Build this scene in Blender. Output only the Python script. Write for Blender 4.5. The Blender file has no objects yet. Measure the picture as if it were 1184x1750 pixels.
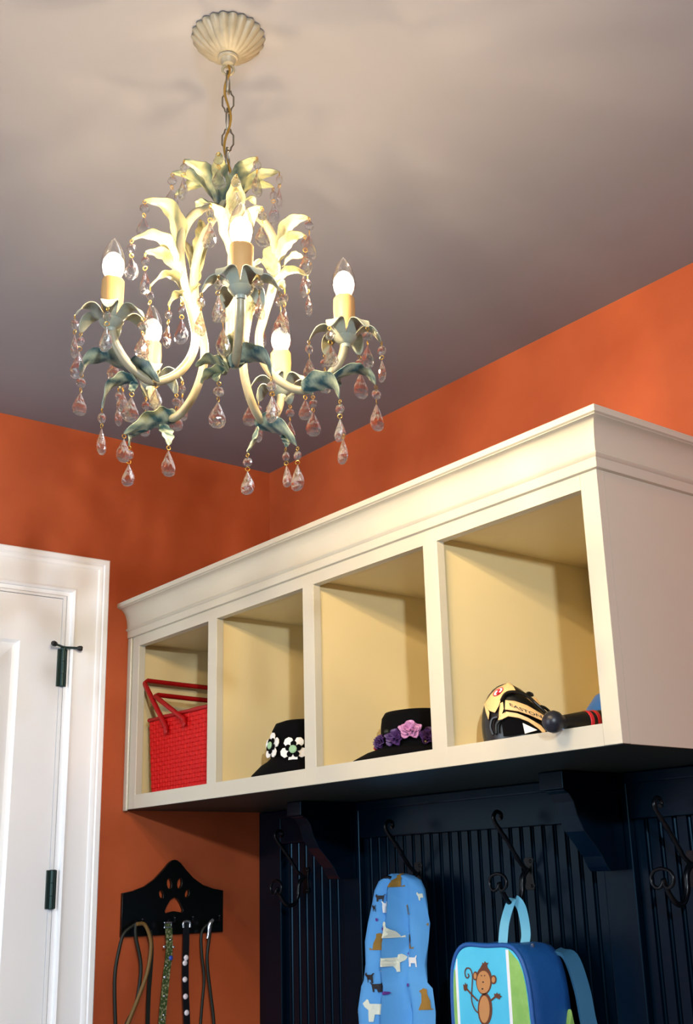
import bpy, bmesh, math, random
from mathutils import Vector, Matrix, Quaternion
from mathutils.geometry import tessellate_polygon
rnd = random.Random(7)
SC = bpy.context.scene
COL = SC.collection
V = Vector
PI = math.pi

# ------------------------------------------------------------------ camera
CAM = V((2.92093889, -1.99242677, 1.33623519))
AR = V((0.61296108, 0.78969417, -0.02572614))
AU = V((0.25520197, -0.16706303, 0.95234547))
AF = V((-0.74776378, 0.59031607, 0.30393464))
FPX = 1980.196
cd = bpy.data.cameras.new('camera')
cam = bpy.data.objects.new('camera', cd); COL.objects.link(cam)
cam.matrix_world = Matrix(((AR.x, AU.x, -AF.x, CAM.x), (AR.y, AU.y, -AF.y, CAM.y), (AR.z, AU.z, -AF.z, CAM.z), (0, 0, 0, 1)))
cd.sensor_fit = 'VERTICAL'; cd.sensor_height = 24.0; cd.lens = FPX / 1750 * 24.0
cd.clip_start = 0.02
SC.camera = cam

# ------------------------------------------------------------------ world, lamps, exposure
SC.view_settings.view_transform = 'Standard'
SC.view_settings.look = 'None'
SC.view_settings.gamma = 1.0
SC.view_settings.use_curve_mapping = False
SC.view_settings.exposure = 0.0
wd = bpy.data.worlds.new('world'); SC.world = wd; wd.use_nodes = True
wd.node_tree.nodes['Background'].inputs[0].default_value = (0.75, 0.88, 1.0, 1)
wd.node_tree.nodes['Background'].inputs[1].default_value = 0.6
BULB = 6700.0
BULB_COL = (1.0, 0.74, 0.42)

def lamp(name, kind, loc, target, power, color, size, size_y=None):
    l = bpy.data.lights.new(name, kind); l.energy = power; l.color = color
    if kind == 'AREA':
        l.shape = 'RECTANGLE' if size_y else 'DISK'; l.size = size
        if size_y: l.size_y = size_y
    o = bpy.data.objects.new(name, l); COL.objects.link(o); o.location = loc
    o.rotation_euler = (V(target) - V(loc)).to_track_quat('-Z', 'Y').to_euler()
    return o
# daylight entering through the window behind the camera, and the photographer's flash
lamp('window_daylight', 'AREA', (0.75, -3.42, 1.6), (0.75, 0, 1.6), 42, (0.74, 0.88, 1.0), 1.2, 1.4)
lamp('flash', 'AREA', (3.3, -1.96, 1.98), (0.9, -0.6, 1.65), 40, (0.86, 0.94, 1.0), 0.07)
SC.cycles.max_bounces = 12
SC.cycles.transmission_bounces = 10
SC.cycles.transparent_max_bounces = 24
SC.cycles.caustics_reflective = False
SC.cycles.caustics_refractive = False
SC.cycles.sample_clamp_indirect = 6.0

# ------------------------------------------------------------------ helpers
def lin(r, g, b):
    f = lambda c: (c / 255) / 12.92 if c <= 10 else ((c / 255 + 0.055) / 1.055) ** 2.4
    return (f(r), f(g), f(b), 1)

def mat(name, color, rough=0.5, metal=0.0, noise=None, bump=None, spec=0.5, coat=0.0, sheen=0.0):
    """principled surface; noise = (scale, second colour, lo, hi) mottles the paint, bump = (scale, strength)"""
    m = bpy.data.materials.new(name); m.use_nodes = True
    nt = m.node_tree; b = nt.nodes['Principled BSDF']
    b.inputs['Base Color'].default_value = color
    b.inputs['Roughness'].default_value = rough
    b.inputs['Metallic'].default_value = metal
    b.inputs['Specular IOR Level'].default_value = spec
    b.inputs['Coat Weight'].default_value = coat
    b.inputs['Sheen Weight'].default_value = sheen
    tc = nt.nodes.new('ShaderNodeTexCoord')
    if noise:
        n = nt.nodes.new('ShaderNodeTexNoise'); n.inputs['Scale'].default_value = noise[0]; n.inputs['Detail'].default_value = 5
        nt.links.new(tc.outputs['Object'], n.inputs['Vector'])
        r = nt.nodes.new('ShaderNodeMapRange'); r.inputs[1].default_value = noise[2]; r.inputs[2].default_value = noise[3]
        nt.links.new(n.outputs['Fac'], r.inputs[0])
        mx = nt.nodes.new('ShaderNodeMix'); mx.data_type = 'RGBA'
        mx.inputs[6].default_value = color; mx.inputs[7].default_value = noise[1]
        nt.links.new(r.outputs[0], mx.inputs[0]); nt.links.new(mx.outputs[2], b.inputs['Base Color'])
    if bump:
        n = nt.nodes.new('ShaderNodeTexNoise'); n.inputs['Scale'].default_value = bump[0]; n.inputs['Detail'].default_value = 6
        nt.links.new(tc.outputs['Object'], n.inputs['Vector'])
        bp = nt.nodes.new('ShaderNodeBump'); bp.inputs['Strength'].default_value = bump[1]; bp.inputs['Distance'].default_value = 0.003
        nt.links.new(n.outputs['Fac'], bp.inputs['Height']); nt.links.new(bp.outputs[0], b.inputs['Normal'])
    return m

def leaf_mat(name, a, b_, lo, hi):
    """painted tole leaf: cream brushed with verdigris along the 'paint' attribute"""
    m = mat(name, a, 0.45)
    nt = m.node_tree; b = nt.nodes['Principled BSDF']
    at_ = nt.nodes.new('ShaderNodeAttribute'); at_.attribute_name = 'paint'
    tc = nt.nodes.new('ShaderNodeTexCoord'); n = nt.nodes.new('ShaderNodeTexNoise'); n.inputs['Scale'].default_value = 90
    nt.links.new(tc.outputs['Object'], n.inputs['Vector'])
    ad = nt.nodes.new('ShaderNodeMath'); ad.operation = 'ADD'
    mu = nt.nodes.new('ShaderNodeMath'); mu.operation = 'MULTIPLY_ADD'; mu.inputs[1].default_value = 0.5; mu.inputs[2].default_value = -0.25
    nt.links.new(n.outputs['Fac'], mu.inputs[0]); nt.links.new(at_.outputs['Fac'], ad.inputs[0]); nt.links.new(mu.outputs[0], ad.inputs[1])
    r = nt.nodes.new('ShaderNodeMapRange'); r.inputs[1].default_value = lo; r.inputs[2].default_value = hi
    nt.links.new(ad.outputs[0], r.inputs[0])
    mx = nt.nodes.new('ShaderNodeMix'); mx.data_type = 'RGBA'; mx.inputs[6].default_value = a; mx.inputs[7].default_value = b_
    nt.links.new(r.outputs[0], mx.inputs[0]); nt.links.new(mx.outputs[2], b.inputs['Base Color'])
    return m

def glass_mat(name, clear, ior=1.5):
    m = bpy.data.materials.new(name); m.use_nodes = True; nt = m.node_tree; nt.nodes.clear()
    out = nt.nodes.new('ShaderNodeOutputMaterial'); g = nt.nodes.new('ShaderNodeBsdfGlass'); g.inputs['IOR'].default_value = ior
    g.inputs['Roughness'].default_value = 0.0
    t = nt.nodes.new('ShaderNodeBsdfTransparent'); mx = nt.nodes.new('ShaderNodeMixShader'); mx.inputs[0].default_value = clear
    nt.links.new(g.outputs[0], mx.inputs[1]); nt.links.new(t.outputs[0], mx.inputs[2]); nt.links.new(mx.outputs[0], out.inputs[0])
    return m

def thin_glass_mat(name):
    m = bpy.data.materials.new(name); m.use_nodes = True; nt = m.node_tree; nt.nodes.clear()
    out = nt.nodes.new('ShaderNodeOutputMaterial'); g = nt.nodes.new('ShaderNodeBsdfGlossy'); g.inputs['Roughness'].default_value = 0.05
    t = nt.nodes.new('ShaderNodeBsdfTransparent'); t.inputs[0].default_value = (0.97, 0.96, 0.95, 1)
    f = nt.nodes.new('ShaderNodeLayerWeight'); f.inputs[0].default_value = 0.35
    mx = nt.nodes.new('ShaderNodeMixShader')
    nt.links.new(f.outputs['Facing'], mx.inputs[0]); nt.links.new(t.outputs[0], mx.inputs[1]); nt.links.new(g.outputs[0], mx.inputs[2])
    nt.links.new(mx.outputs[0], out.inputs[0])
    return m

def emit_mat(name, color, strength):
    m = bpy.data.materials.new(name); m.use_nodes = True; nt = m.node_tree; nt.nodes.clear()
    out = nt.nodes.new('ShaderNodeOutputMaterial'); e = nt.nodes.new('ShaderNodeEmission')
    e.inputs[0].default_value = (*color, 1); e.inputs[1].default_value = strength
    nt.links.new(e.outputs[0], out.inputs[0])
    return m

def glow_mat(name, color, strength):
    m = bpy.data.materials.new(name); m.use_nodes = True; nt = m.node_tree; nt.nodes.clear()
    out = nt.nodes.new('ShaderNodeOutputMaterial'); e = nt.nodes.new('ShaderNodeEmission'); t = nt.nodes.new('ShaderNodeBsdfTransparent')
    e.inputs[0].default_value = (*color, 1); e.inputs[1].default_value = strength
    a = nt.nodes.new('ShaderNodeAddShader'); nt.links.new(e.outputs[0], a.inputs[0]); nt.links.new(t.outputs[0], a.inputs[1])
    nt.links.new(a.outputs[0], out.inputs[0]); return m

class MB:
    """collects vertices and faces, then links them as ONE mesh object"""
    def __init__(s): s.v = []; s.f = []; s.paint = []
    def add(s, vs, fs, paint=None):
        o = len(s.v); s.v += [V(p) for p in vs]; s.f += [tuple(i + o for i in f) for f in fs]
        s.paint += list(paint) if paint else [0.0] * len(vs)
        return s
    def box(s, a, b):
        (x0, y0, z0), (x1, y1, z1) = [min(p, q) for p, q in zip(a, b)], [max(p, q) for p, q in zip(a, b)]
        return s.add([(x0, y0, z0), (x1, y0, z0), (x1, y1, z0), (x0, y1, z0), (x0, y0, z1), (x1, y0, z1), (x1, y1, z1), (x0, y1, z1)],
                     [(3, 2, 1, 0), (4, 5, 6, 7), (0, 1, 5, 4), (1, 2, 6, 5), (2, 3, 7, 6), (3, 0, 4, 7)])
    def rings(s, rings, cap0=True, cap1=True, closed=False, paint=None):
        n = len(rings[0]); vs = [p for r in rings for p in r]; fs = []
        m = len(rings)
        for i in range(m if closed else m - 1):
            a, b = i * n, ((i + 1) % m) * n
            for j in range(n): fs.append((a + j, a + (j + 1) % n, b + (j + 1) % n, b + j))
        if not closed:
            if cap0: fs.append(tuple(reversed(range(n))))
            if cap1: fs.append(tuple((m - 1) * n + j for j in range(n)))
        return s.add(vs, fs, paint)
    def tube(s, pts, r, seg=8, closed=False, flat=1.0, up=None):
        pts = [V(p) for p in pts]; m = len(pts)
        rr = r if isinstance(r, (list, tuple)) else [r] * m
        T = []
        for i in range(m):
            a = pts[(i - 1) % m] if (closed or i > 0) else pts[i]
            b = pts[(i + 1) % m] if (closed or i < m - 1) else pts[i]
            T.append((b - a).normalized())
        n = V(up) if up else (V((0, 0, 1)) if abs(T[0].z) < 0.9 else V((1, 0, 0)))
        n = (n - T[0] * n.dot(T[0])).normalized(); rings = []
        for i in range(m):
            n = n - T[i] * n.dot(T[i])
            n = n.normalized() if n.length > 1e-6 else T[i].orthogonal().normalized()
            bn = T[i].cross(n)
            rings.append([pts[i] + (n * math.cos(2 * PI * k / seg) + bn * math.sin(2 * PI * k / seg) * flat) * rr[i] for k in range(seg)])
        return s.rings(rings, closed=closed)
    def lathe(s, prof, c=(0, 0, 0), seg=24, flat=1.0, wob=None, axis=None):
        c = V(c); rings = []
        for r, z in prof:
            ring = []
            for k in range(seg):
                a = 2 * PI * k / seg
                q = r * (wob(a, r, z) if wob else 1)
                ring.append(V((q * math.cos(a), q * math.sin(a) * flat, z)))
            rings.append(ring)
        if axis is not None:
            Q = V((0, 0, 1)).rotation_difference(V(axis))
            rings = [[Q @ p for p in ring] for ring in rings]
        rings = [[c + p for p in ring] for ring in rings]
        return s.rings(rings)
    def ball(s, c, r, seg=10, n=6, sc=(1, 1, 1)):
        c = V(c); prof = [(max(1e-4, math.sin(PI * i / n)), -math.cos(PI * i / n)) for i in range(n + 1)]
        return s.rings([[c + V((q * math.cos(2 * PI * k / seg) * r * sc[0], q * math.sin(2 * PI * k / seg) * r * sc[1], z * r * sc[2])) for k in range(seg)] for q, z in prof])
    def prism(s, poly, o, ux, uy, depth):
        """polygon (2D) in the plane o+ux*a+uy*b, extruded by the vector depth"""
        o, ux, uy, depth = V(o), V(ux), V(uy), V(depth); n = len(poly)
        P = [o + ux * a + uy * b for a, b in poly]
        vs = P + [p + depth for p in P]
        tri = tessellate_polygon([P])
        fs = [tuple(t) for t in tri] + [tuple(i + n for i in reversed(t)) for t in tri]
        fs += [(i, (i + 1) % n, (i + 1) % n + n, i + n) for i in range(n)]
        return s.add(vs, fs)
    def mesh(s, name, off=(0, 0, 0), smooth=False):
        me = bpy.data.meshes.new(name); off = V(off)
        me.from_pydata([tuple(p - off) for p in s.v], [], s.f)
        if any(s.paint):
            at_ = me.attributes.new('paint', 'FLOAT', 'POINT')
            at_.data.foreach_set('value', s.paint)
        bm = bmesh.new(); bm.from_mesh(me); bmesh.ops.recalc_face_normals(bm, faces=bm.faces); bm.to_mesh(me); bm.free()
        if smooth:
            me.polygons.foreach_set('use_smooth', [True] * len(me.polygons))
            me.set_sharp_from_angle(angle=math.radians(smooth if smooth is not True else 45))
        return me

def link(name, me, m, parent=None, loc=(0, 0, 0)):
    o = bpy.data.objects.new(name, me); COL.objects.link(o)
    if m is not None and not me.materials: me.materials.append(m)
    if parent is not None: o.parent = parent
    o.location = loc
    return o

def wloc(o):
    p = V((0, 0, 0))
    while o is not None: p = p + o.location; o = o.parent
    return p

def part(name, mb, m, parent=None, smooth=False, bevel=0, label=None):
    """geometry given in room coordinates, stored relative to its parent"""
    off = wloc(parent) if parent is not None else V((0, 0, 0))
    o = link(name, mb.mesh(name, off, smooth), m, parent)
    if bevel:
        b = o.modifiers.new('bevel', 'BEVEL'); b.width = bevel; b.segments = 2; b.limit_method = 'ANGLE'
    if label: o['label'] = label
    return o

def thing(name, label, cat, loc=(0, 0, 0), group=None):
    o = bpy.data.objects.new(name, None); COL.objects.link(o); o.location = loc; o.empty_display_size = 0.05
    o['label'] = label; o['category'] = cat
    if group: o['group'] = group
    return o

def struct(name, mb, m, label, cat, smooth=False):
    c = V((0, 0, 0))
    for p in mb.v: c += p
    c /= len(mb.v)
    o = link(name, mb.mesh(name, c, smooth), m, None, c)
    o['kind'] = 'structure'; o['label'] = label; o['category'] = cat
    return o

def arc(cx, cy, r, a0, a1, n):
    return [(cx + r * math.cos(math.radians(a0 + (a1 - a0) * i / n)), cy + r * math.sin(math.radians(a0 + (a1 - a0) * i / n))) for i in range(n + 1)]

def spline(P, n=6):
    """Catmull-Rom through the points"""
    P = [V(p) for p in P]; Q = [P[0] * 2 - P[1]] + P + [P[-1] * 2 - P[-2]]; out = []
    for i in range(1, len(Q) - 2):
        a, b, c, d = Q[i - 1:i + 3]
        for k in range(n):
            t = k / n
            out.append(0.5 * ((2 * b) + (c - a) * t + (2 * a - 5 * b + 4 * c - d) * t * t + (3 * b - a - 3 * c + d) * t ** 3))
    out.append(P[-1].copy()); return out

# ------------------------------------------------------------------ materials
H = 2.6
M = {}
M['orange'] = mat('orange_wall_paint', lin(184, 87, 44), 0.6, noise=(3.2, lin(156, 66, 26), 0.35, 0.72), bump=(220, 0.06))
M['ceiling'] = mat('ceiling_paint', lin(128, 129, 139), 0.75, noise=(2.0, lin(119, 120, 130), 0.3, 0.7))
M['beige'] = mat('taupe_wall_paint', lin(150, 146, 140), 0.6)
M['trim'] = mat('white_trim_paint', lin(242, 246, 252), 0.35)
M['cream'] = mat('cream_cabinet_paint', lin(192, 187, 171), 0.35)
M['navy'] = mat('dark_navy_paint', lin(1, 11, 24), 0.26, spec=0.3)
M['navy'].node_tree.nodes['Principled BSDF'].inputs['Specular Tint'].default_value = (0.35, 0.7, 1.0, 1)
M['cream_lit'] = mat('cream_with_warm_light', lin(224, 206, 158), 0.4)  # cabinet cream with the chandelier's yellow light put into the colour
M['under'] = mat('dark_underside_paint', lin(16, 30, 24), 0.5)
M['iron'] = mat('wrought_iron', lin(12, 18, 24), 0.28, 0.6)
M['hinge'] = mat('dark_bronze', lin(34, 58, 56), 0.4, 0.5)
M['rubber'] = mat('black_rubber', lin(16, 18, 20), 0.5)
M['floor'] = mat('stone_floor', lin(206, 203, 200), 0.5, noise=(6, lin(186, 184, 182), 0.3, 0.7))
M['enamel'] = mat('cream_enamel', lin(140, 132, 108), 0.4, noise=(60, lin(124, 118, 94), 0.45, 0.75))
M['petal'] = mat('grey_green_enamel', lin(128, 136, 126), 0.45, noise=(50, lin(150, 148, 124), 0.4, 0.7))
M['leaf_cream'] = leaf_mat('cream_leaf_paint', lin(132, 125, 92), lin(70, 84, 62), 0.45, 1.05)
M['leaf_green'] = leaf_mat('sage_leaf_paint', lin(136, 136, 98), lin(46, 68, 64), 0.05, 0.85)
M['leaf_teal'] = leaf_mat('teal_leaf_paint', lin(160, 168, 142), lin(30, 64, 70), -0.15, 0.7)
M['chain'] = mat('pewter_chain', lin(120, 112, 98), 0.35, 0.8)
M['gold'] = mat('gold_wire', lin(176, 138, 62), 0.3, 0.8)
M['wax'] = mat('ivory_wax_sleeve', lin(176, 136, 84), 0.55)
M['crystal'] = glass_mat('cut_crystal', 0.48)
M['bulb'] = thin_glass_mat('clear_bulb_glass')
M['filament'] = emit_mat('glowing_filament', BULB_COL, BULB)
M['glow'] = glow_mat('bulb_bloom', (1.0, 0.9, 0.72), 2.6)  # bloom of a lit bulb, as a see-through emissive surface
M['canopy'] = mat('grey_cream_canopy', lin(128, 121, 104), 0.45, noise=(60, lin(112, 106, 90), 0.45, 0.75))
M['rack'] = mat('black_rack_paint', lin(5, 8, 8), 0.3, spec=0.3)
M['red'] = mat('red_woven_plastic', lin(184, 8, 8), 0.5, spec=0.2)
M['red_dark'] = mat('red_handle_leather', lin(150, 6, 10), 0.45, spec=0.3)
M['felt'] = mat('black_felt', lin(5, 5, 7), 0.95, spec=0.1)
M['white'] = mat('white_felt', lin(238, 236, 232), 0.8)
M['button'] = mat('pale_green_button', lin(150, 190, 150), 0.3)
M['purple'] = mat('purple_silk', lin(70, 42, 100), 0.55)
M['lilac'] = mat('lilac_silk', lin(196, 140, 186), 0.5)
M['berry'] = mat('red_berry', lin(170, 30, 50), 0.5)
M['tan'] = mat('tan_leather', lin(222, 182, 124), 0.5, bump=(260, 0.1))
M['black_leather'] = mat('black_leather', lin(10, 11, 12), 0.35, bump=(260, 0.1))
M['bat'] = mat('black_bat_paint', lin(10, 11, 14), 0.3)
M['knob'] = mat('dark_blue_rubber_knob', lin(18, 22, 34), 0.4)
M['bat_red'] = mat('red_bat_paint', lin(190, 30, 44), 0.35)
M['cap'] = mat('blue_cap_plastic', lin(32, 112, 214), 0.4)
M['cloth'] = mat('sky_blue_cotton', lin(84, 156, 220), 0.8, bump=(500, 0.1))
M['bag'] = mat('aqua_backpack_print', lin(72, 190, 232), 0.6, bump=(400, 0.1), noise=(9, lin(84, 204, 240), 0.4, 0.7))
M['bag_dark'] = mat('royal_blue_nylon', lin(22, 84, 160), 0.5, bump=(60, 0.5))
M['bag_strap'] = mat('pale_aqua_webbing', lin(120, 200, 232), 0.6)
M['bag_back'] = mat('slate_blue_strap', lin(44, 100, 140), 0.6)
M['bag_white'] = mat('white_piping', lin(232, 236, 246), 0.6)
M['bag_green'] = mat('lime_green_cotton', lin(130, 182, 92), 0.7, noise=(30, lin(150, 198, 110), 0.4, 0.7))
M['brown'] = mat('brown_print', lin(98, 52, 30), 0.7)
M['fawn'] = mat('fawn_print', lin(190, 134, 82), 0.7)
M['ink'] = mat('dark_print', lin(30, 24, 30), 0.7)
M['dog_cream'] = mat('cream_print', lin(216, 222, 206), 0.8)
M['dog_gold'] = mat('golden_brown_print', lin(150, 112, 40), 0.8)
M['dot'] = mat('violet_print', lin(92, 46, 140), 0.8)
M['leash_green'] = mat('green_leash_webbing', lin(48, 70, 26), 0.6, noise=(160, lin(150, 150, 112), 0.5, 0.62))
M['leash_black'] = mat('black_leash_leather', lin(14, 14, 18), 0.4)
M['leash_dark'] = mat('dark_green_cord', lin(9, 18, 8), 0.6)
M['leash_tan'] = mat('olive_tan_cord', lin(110, 84, 40), 0.6)
M['steel'] = mat('bright_steel', lin(215, 220, 230), 0.2, 0.9)
M['pearl'] = mat('pearl_stud', lin(226, 220, 230), 0.25)
M['blue_gem'] = mat('blue_bead', lin(50, 80, 180), 0.3)

# ------------------------------------------------------------------ the room
X1, Y1 = 4.4, -3.35
mb = MB().box((-0.1, Y1 - 0.1, -0.1), (X1 + 0.1, 0.1, 0)); struct('floor', mb, M['floor'], 'pale stone floor of the mudroom', 'floor')
mb = MB().box((-0.1, Y1 - 0.1, H), (X1 + 0.1, 0.1, H + 0.1)); struct('ceiling', mb, M['ceiling'], 'flat pale beige painted ceiling', 'ceiling')
DY0, DY1, DZ = -0.675, -1.52, 2.106          # door opening in the left wall
mb = MB().box((-0.1, 0, 0), (0, DY0, H)).box((-0.1, DY0, DZ), (0, DY1, H)).box((-0.1, DY1, 0), (0, Y1, H))
struct('wall_left', mb, M['orange'], 'mottled orange end wall around the white door', 'wall')
mb = MB().box((0, 0, 0), (X1, 0.1, H)); struct('wall_right', mb, M['orange'], 'orange wall behind the cream cubby cabinet', 'wall')
mb = MB().box((X1, 0.1, 0), (X1 + 0.1, Y1 - 0.1, H)); struct('wall_back', mb, M['beige'], 'taupe wall behind the camera', 'wall')
wx0, wx1, wz0, wz1 = 0.15, 1.35, 0.9, 2.3
mb = MB().box((0, Y1, 0), (wx0, Y1 - 0.1, H)).box((wx1, Y1, 0), (X1, Y1 - 0.1, H)).box((wx0, Y1, 0), (wx1, Y1 - 0.1, wz0)).box((wx0, Y1, wz1), (wx1, Y1 - 0.1, H))
struct('wall_near', mb, M['beige'], 'taupe wall with the window, opposite the cubbies', 'wall')
mb = MB().box((wx0 - 0.07, Y1, wz0 - 0.07), (wx1 + 0.07, Y1 + 0.02, wz0)).box((wx0 - 0.07, Y1, wz1), (wx1 + 0.07, Y1 + 0.02, wz1 + 0.07))
mb.box((wx0 - 0.07, Y1, wz0), (wx0, Y1 + 0.02, wz1)).box((wx1, Y1, wz0), (wx1 + 0.07, Y1 + 0.02, wz1))
struct('window_1', mb, M['trim'], 'white framed window opposite the cubbies', 'window')

# ------------------------------------------------------------------ door and casing
def sweep(prof, path, closed=False):
    """profile [(out, height)] swept along a mitred path of (point, outward dir, face dir)"""
    mb = MB(); mb.rings([[p + o * a + f * b for a, b in prof] for p, o, f in path]); return mb
ci, cw, ct = -0.663, 0.1015, 2.117            # casing inner edge, width, inner top
prof = [(0, 0), (0, 0.011), (0.006, 0.015), (0.012, 0.011), (0.016, 0.0105), (0.066, 0.0155), (0.070, 0.0165), (0.074, 0.021), (0.080, 0.023),
        (0.084, 0.022), (0.0865, 0.026), (0.0985, 0.027), (cw, 0.024), (cw, 0)]
fx = V((1, 0, 0)); oy = V((0, 1, 0)); oz = V((0, 0, 1))
d2 = -1.532
path = [(V((0, ci, 0)), oy, fx), (V((0, ci, ct)), oy + oz, fx), (V((0, d2, ct)), -oy + oz, fx), (V((0, d2, 0)), -oy, fx)]
struct('trim_1', sweep(prof, path), M['trim'], 'white moulded casing around the white door', 'trim', smooth=30)
mb = MB().box((-0.10, DY0, 0), (0.001, ci, DZ)).box((-0.1, d2, DZ), (0.001, ci, ct)).box((-0.1, d2, 0), (0.001, DY1, DZ))
mb.box((-0.1, -0.6845, 0), (-0.002, DY0, 2.0985)).box((-0.1, DY1, 2.0985), (-0.002, -0.664, DZ + 0.001))
struct('trim_2', mb, M['trim'], 'white jamb lining the door opening', 'trim')

dy0, dy1, dz0, dz1, dx = -0.686, -1.508, 0.01, 2.097, -0.004
slab = MB()
ins = [(0.0, 0.0), (0.115, 0.0), (0.121, -0.009), (0.131, -0.011), (0.162, -0.003), (0.168, -0.0025)]
pz = [(0.24, 0.86), (1.0, dz1 - 0.126)]
py0, py1 = dy0 - 0.115, dy1 + 0.115
# stiles and rails
slab.box((-0.04, dy0, dz0), (dx, py0, dz1)).box((-0.04, py1, dz0), (dx, dy1, dz1))
slab.box((-0.04, py0, dz0), (dx, py1, pz[0][0])).box((-0.04, py0, pz[0][1]), (dx, py1, pz[1][0])).box((-0.04, py0, pz[1][1]), (dx, py1, dz1))
door = thing('door_1', 'white panelled door hung on dark hinges at the left', 'door', (dx, dy0, dz0)); door['kind'] = 'structure'
part('door_frame', slab, M['trim'], door)
for z0, z1 in pz:
    mb = MB(); rings = []
    for i, (d, h) in enumerate([(0, 0.0), (0.007, -0.010), (0.016, -0.012), (0.050, -0.003), (0.056, -0.0025)]):
        rings.append([V((dx + h, py0 - d, z0 + d)), V((dx + h, py1 + d, z0 + d)), V((dx + h, py1 + d, z1 - d)), V((dx + h, py0 - d, z1 - d))])
    mb.rings(rings, cap0=False); part('door_panel', mb, M['trim'], door)
for k, (za, zb) in enumerate(((1.957, 1.856), (1.384, 1.290))):
    mb = MB().tube([(0.006, -0.6805, zb), (0.006, -0.6805, za)], 0.0065, 10)
    mb.box((-0.004, -0.684, zb), (0.003, -0.694, za)).box((-0.004, -0.677, zb), (0.003, -0.668, za))
    hg = part('hinge', mb, M['hinge'], door, smooth=40)
    mb = MB(); zs = [zb + (za - zb) * t for t in (0, 1 / 3, 2 / 3, 1)]
    for z in zs: mb.lathe([(0.0072, -0.001), (0.0078, 0), (0.0072, 0.001)], (0.006, -0.6805, z), 10)
    part('hinge_knuckle', mb, M['hinge'], hg, smooth=40)
    if k == 0:
        mb = MB().tube([(0.010, -0.6805, za + 0.004), (0.030, -0.715, za + 0.006)], 0.0032, 8).tube([(0.010, -0.6805, za + 0.004), (0.026, -0.645, za + 0.003)], 0.0032, 8)
        mb.lathe([(0.005, -0.004), (0.0085, -0.003), (0.0085, 0.006), (0.004, 0.008)], (0.006, -0.6805, za), 10)
        st = part('door_stop', mb, M['hinge'], hg, smooth=40)
        mb = MB().lathe([(0.004, 0), (0.0065, 0.004), (0.0075, 0.012), (0.0055, 0.017)], (0.026, -0.710, za + 0.006), 10, axis=(0.3, -0.7, 0.1))
        mb.lathe([(0.004, 0), (0.0065, 0.004), (0.0075, 0.011), (0.005, 0.015)], (0.024, -0.650, za + 0.003), 10, axis=(0.3, 0.7, -0.1))
        hg2 = part('rubber_bumper', mb, M['rubber'], hg, smooth=40)

# ------------------------------------------------------------------ cubby cabinet
ZB, ZS, ZT, ZF, ZC = 1.537, 1.573, 1.978, 2.006, 2.1026
LX, FY = 1.705, -0.48
cab = thing('cubby_cabinet', 'cream painted four-cubby cabinet with crown moulding on the orange wall', 'cabinet', (0.85, -0.002, ZB))
OPEN = [(0.0577, 0.4242), (0.4655, 0.8346), (0.8764, 1.2497), (1.2915, 1.6672)]
stiles = [(0.0015, OPEN[0][0])] + [(OPEN[i][1], OPEN[i + 1][0]) for i in range(3)] + [(OPEN[3][1], LX)]
for a, b in stiles: part('face_stile', MB().box((a, FY, ZB), (b, FY + 0.02, ZC - 0.02)), M['cream'], cab, bevel=0.001)
part('face_rail', MB().box((OPEN[0][0], FY + 0.0002, ZT), (OPEN[3][1], FY + 0.02, ZC - 0.02)), M['cream'], cab)
part('face_rail', MB().box((OPEN[0][0], FY + 0.0002, ZB), (OPEN[3][1], FY + 0.02, ZS)), M['cream'], cab)
part('scribe_strip', MB().box((0.0012, FY - 0.007, ZB - 0.004), (0.022, FY, ZF)), M['cream'], cab, bevel=0.003)
for c in (0.445, 0.8555, 1.2706): part('divider', MB().box((c - 0.0095, FY + 0.02, ZB + 0.01), (c + 0.0095, -0.01, ZT + 0.02)), M['cream_lit'], cab)
part('side_panel', MB().box((0.0015, FY + 0.02, ZB), (0.02, -0.002, ZC - 0.02)), M['cream_lit'], cab)
part('side_panel', MB().box((LX - 0.019, FY + 0.02, ZB), (LX, -0.002, ZC - 0.02)), M['cream'], cab)
part('back_panel', MB().box((0.02, -0.01, ZB + 0.01), (LX - 0.019, -0.002, ZT + 0.02)), M['cream_lit'], cab)
part('top_panel', MB().box((0.02, FY + 0.02, ZT + 0.012), (LX - 0.019, -0.01, ZT + 0.03)), M['cream_lit'], cab)
part('shelf_board', MB().box((0.02, FY + 0.02, ZS - 0.019), (LX - 0.019, -0.01, ZS)), M['cream_lit'], cab)
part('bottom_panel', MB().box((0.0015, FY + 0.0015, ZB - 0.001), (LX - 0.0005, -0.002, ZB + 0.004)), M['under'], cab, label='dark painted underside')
crown = [(0, 0), (0.0075, 0.001), (0.0085, 0.004), (0.0085, 0.019), (0.0125, 0.0215), (0.0145, 0.0245), (0.0125, 0.0275), (0.010, 0.029)]
crown += [(0.0385 - 0.0285 * math.cos(math.radians(a)) ** 0.9 if a < 90 else 0.0385, 0.029 + 0.053 * math.sin(math.radians(a))) for a in range(12, 91, 13)]
crown += [(0.0385, 0.083), (0.0435, 0.085), (0.0435, ZC - ZF), (0, ZC - ZF)]
A, B, C_ = V((0.0012, FY, ZF)), V((LX, FY, ZF)), V((LX, -0.002, ZF))
mx, my = V((1, 0, 0)), V((0, -1, 0))
mb = MB(); mb.rings([[A + my * a + oz * b for a, b in crown], [B + (my + mx) * a + oz * b for a, b in crown], [C_ + mx * a + oz * b for a, b in crown]])
part('crown_moulding', mb, M['cream'], cab, smooth=25)
part('top_board', MB().box((0.0015, FY, ZC - 0.02), (LX, -0.002, ZC - 0.001)), M['cream'], cab)

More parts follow.
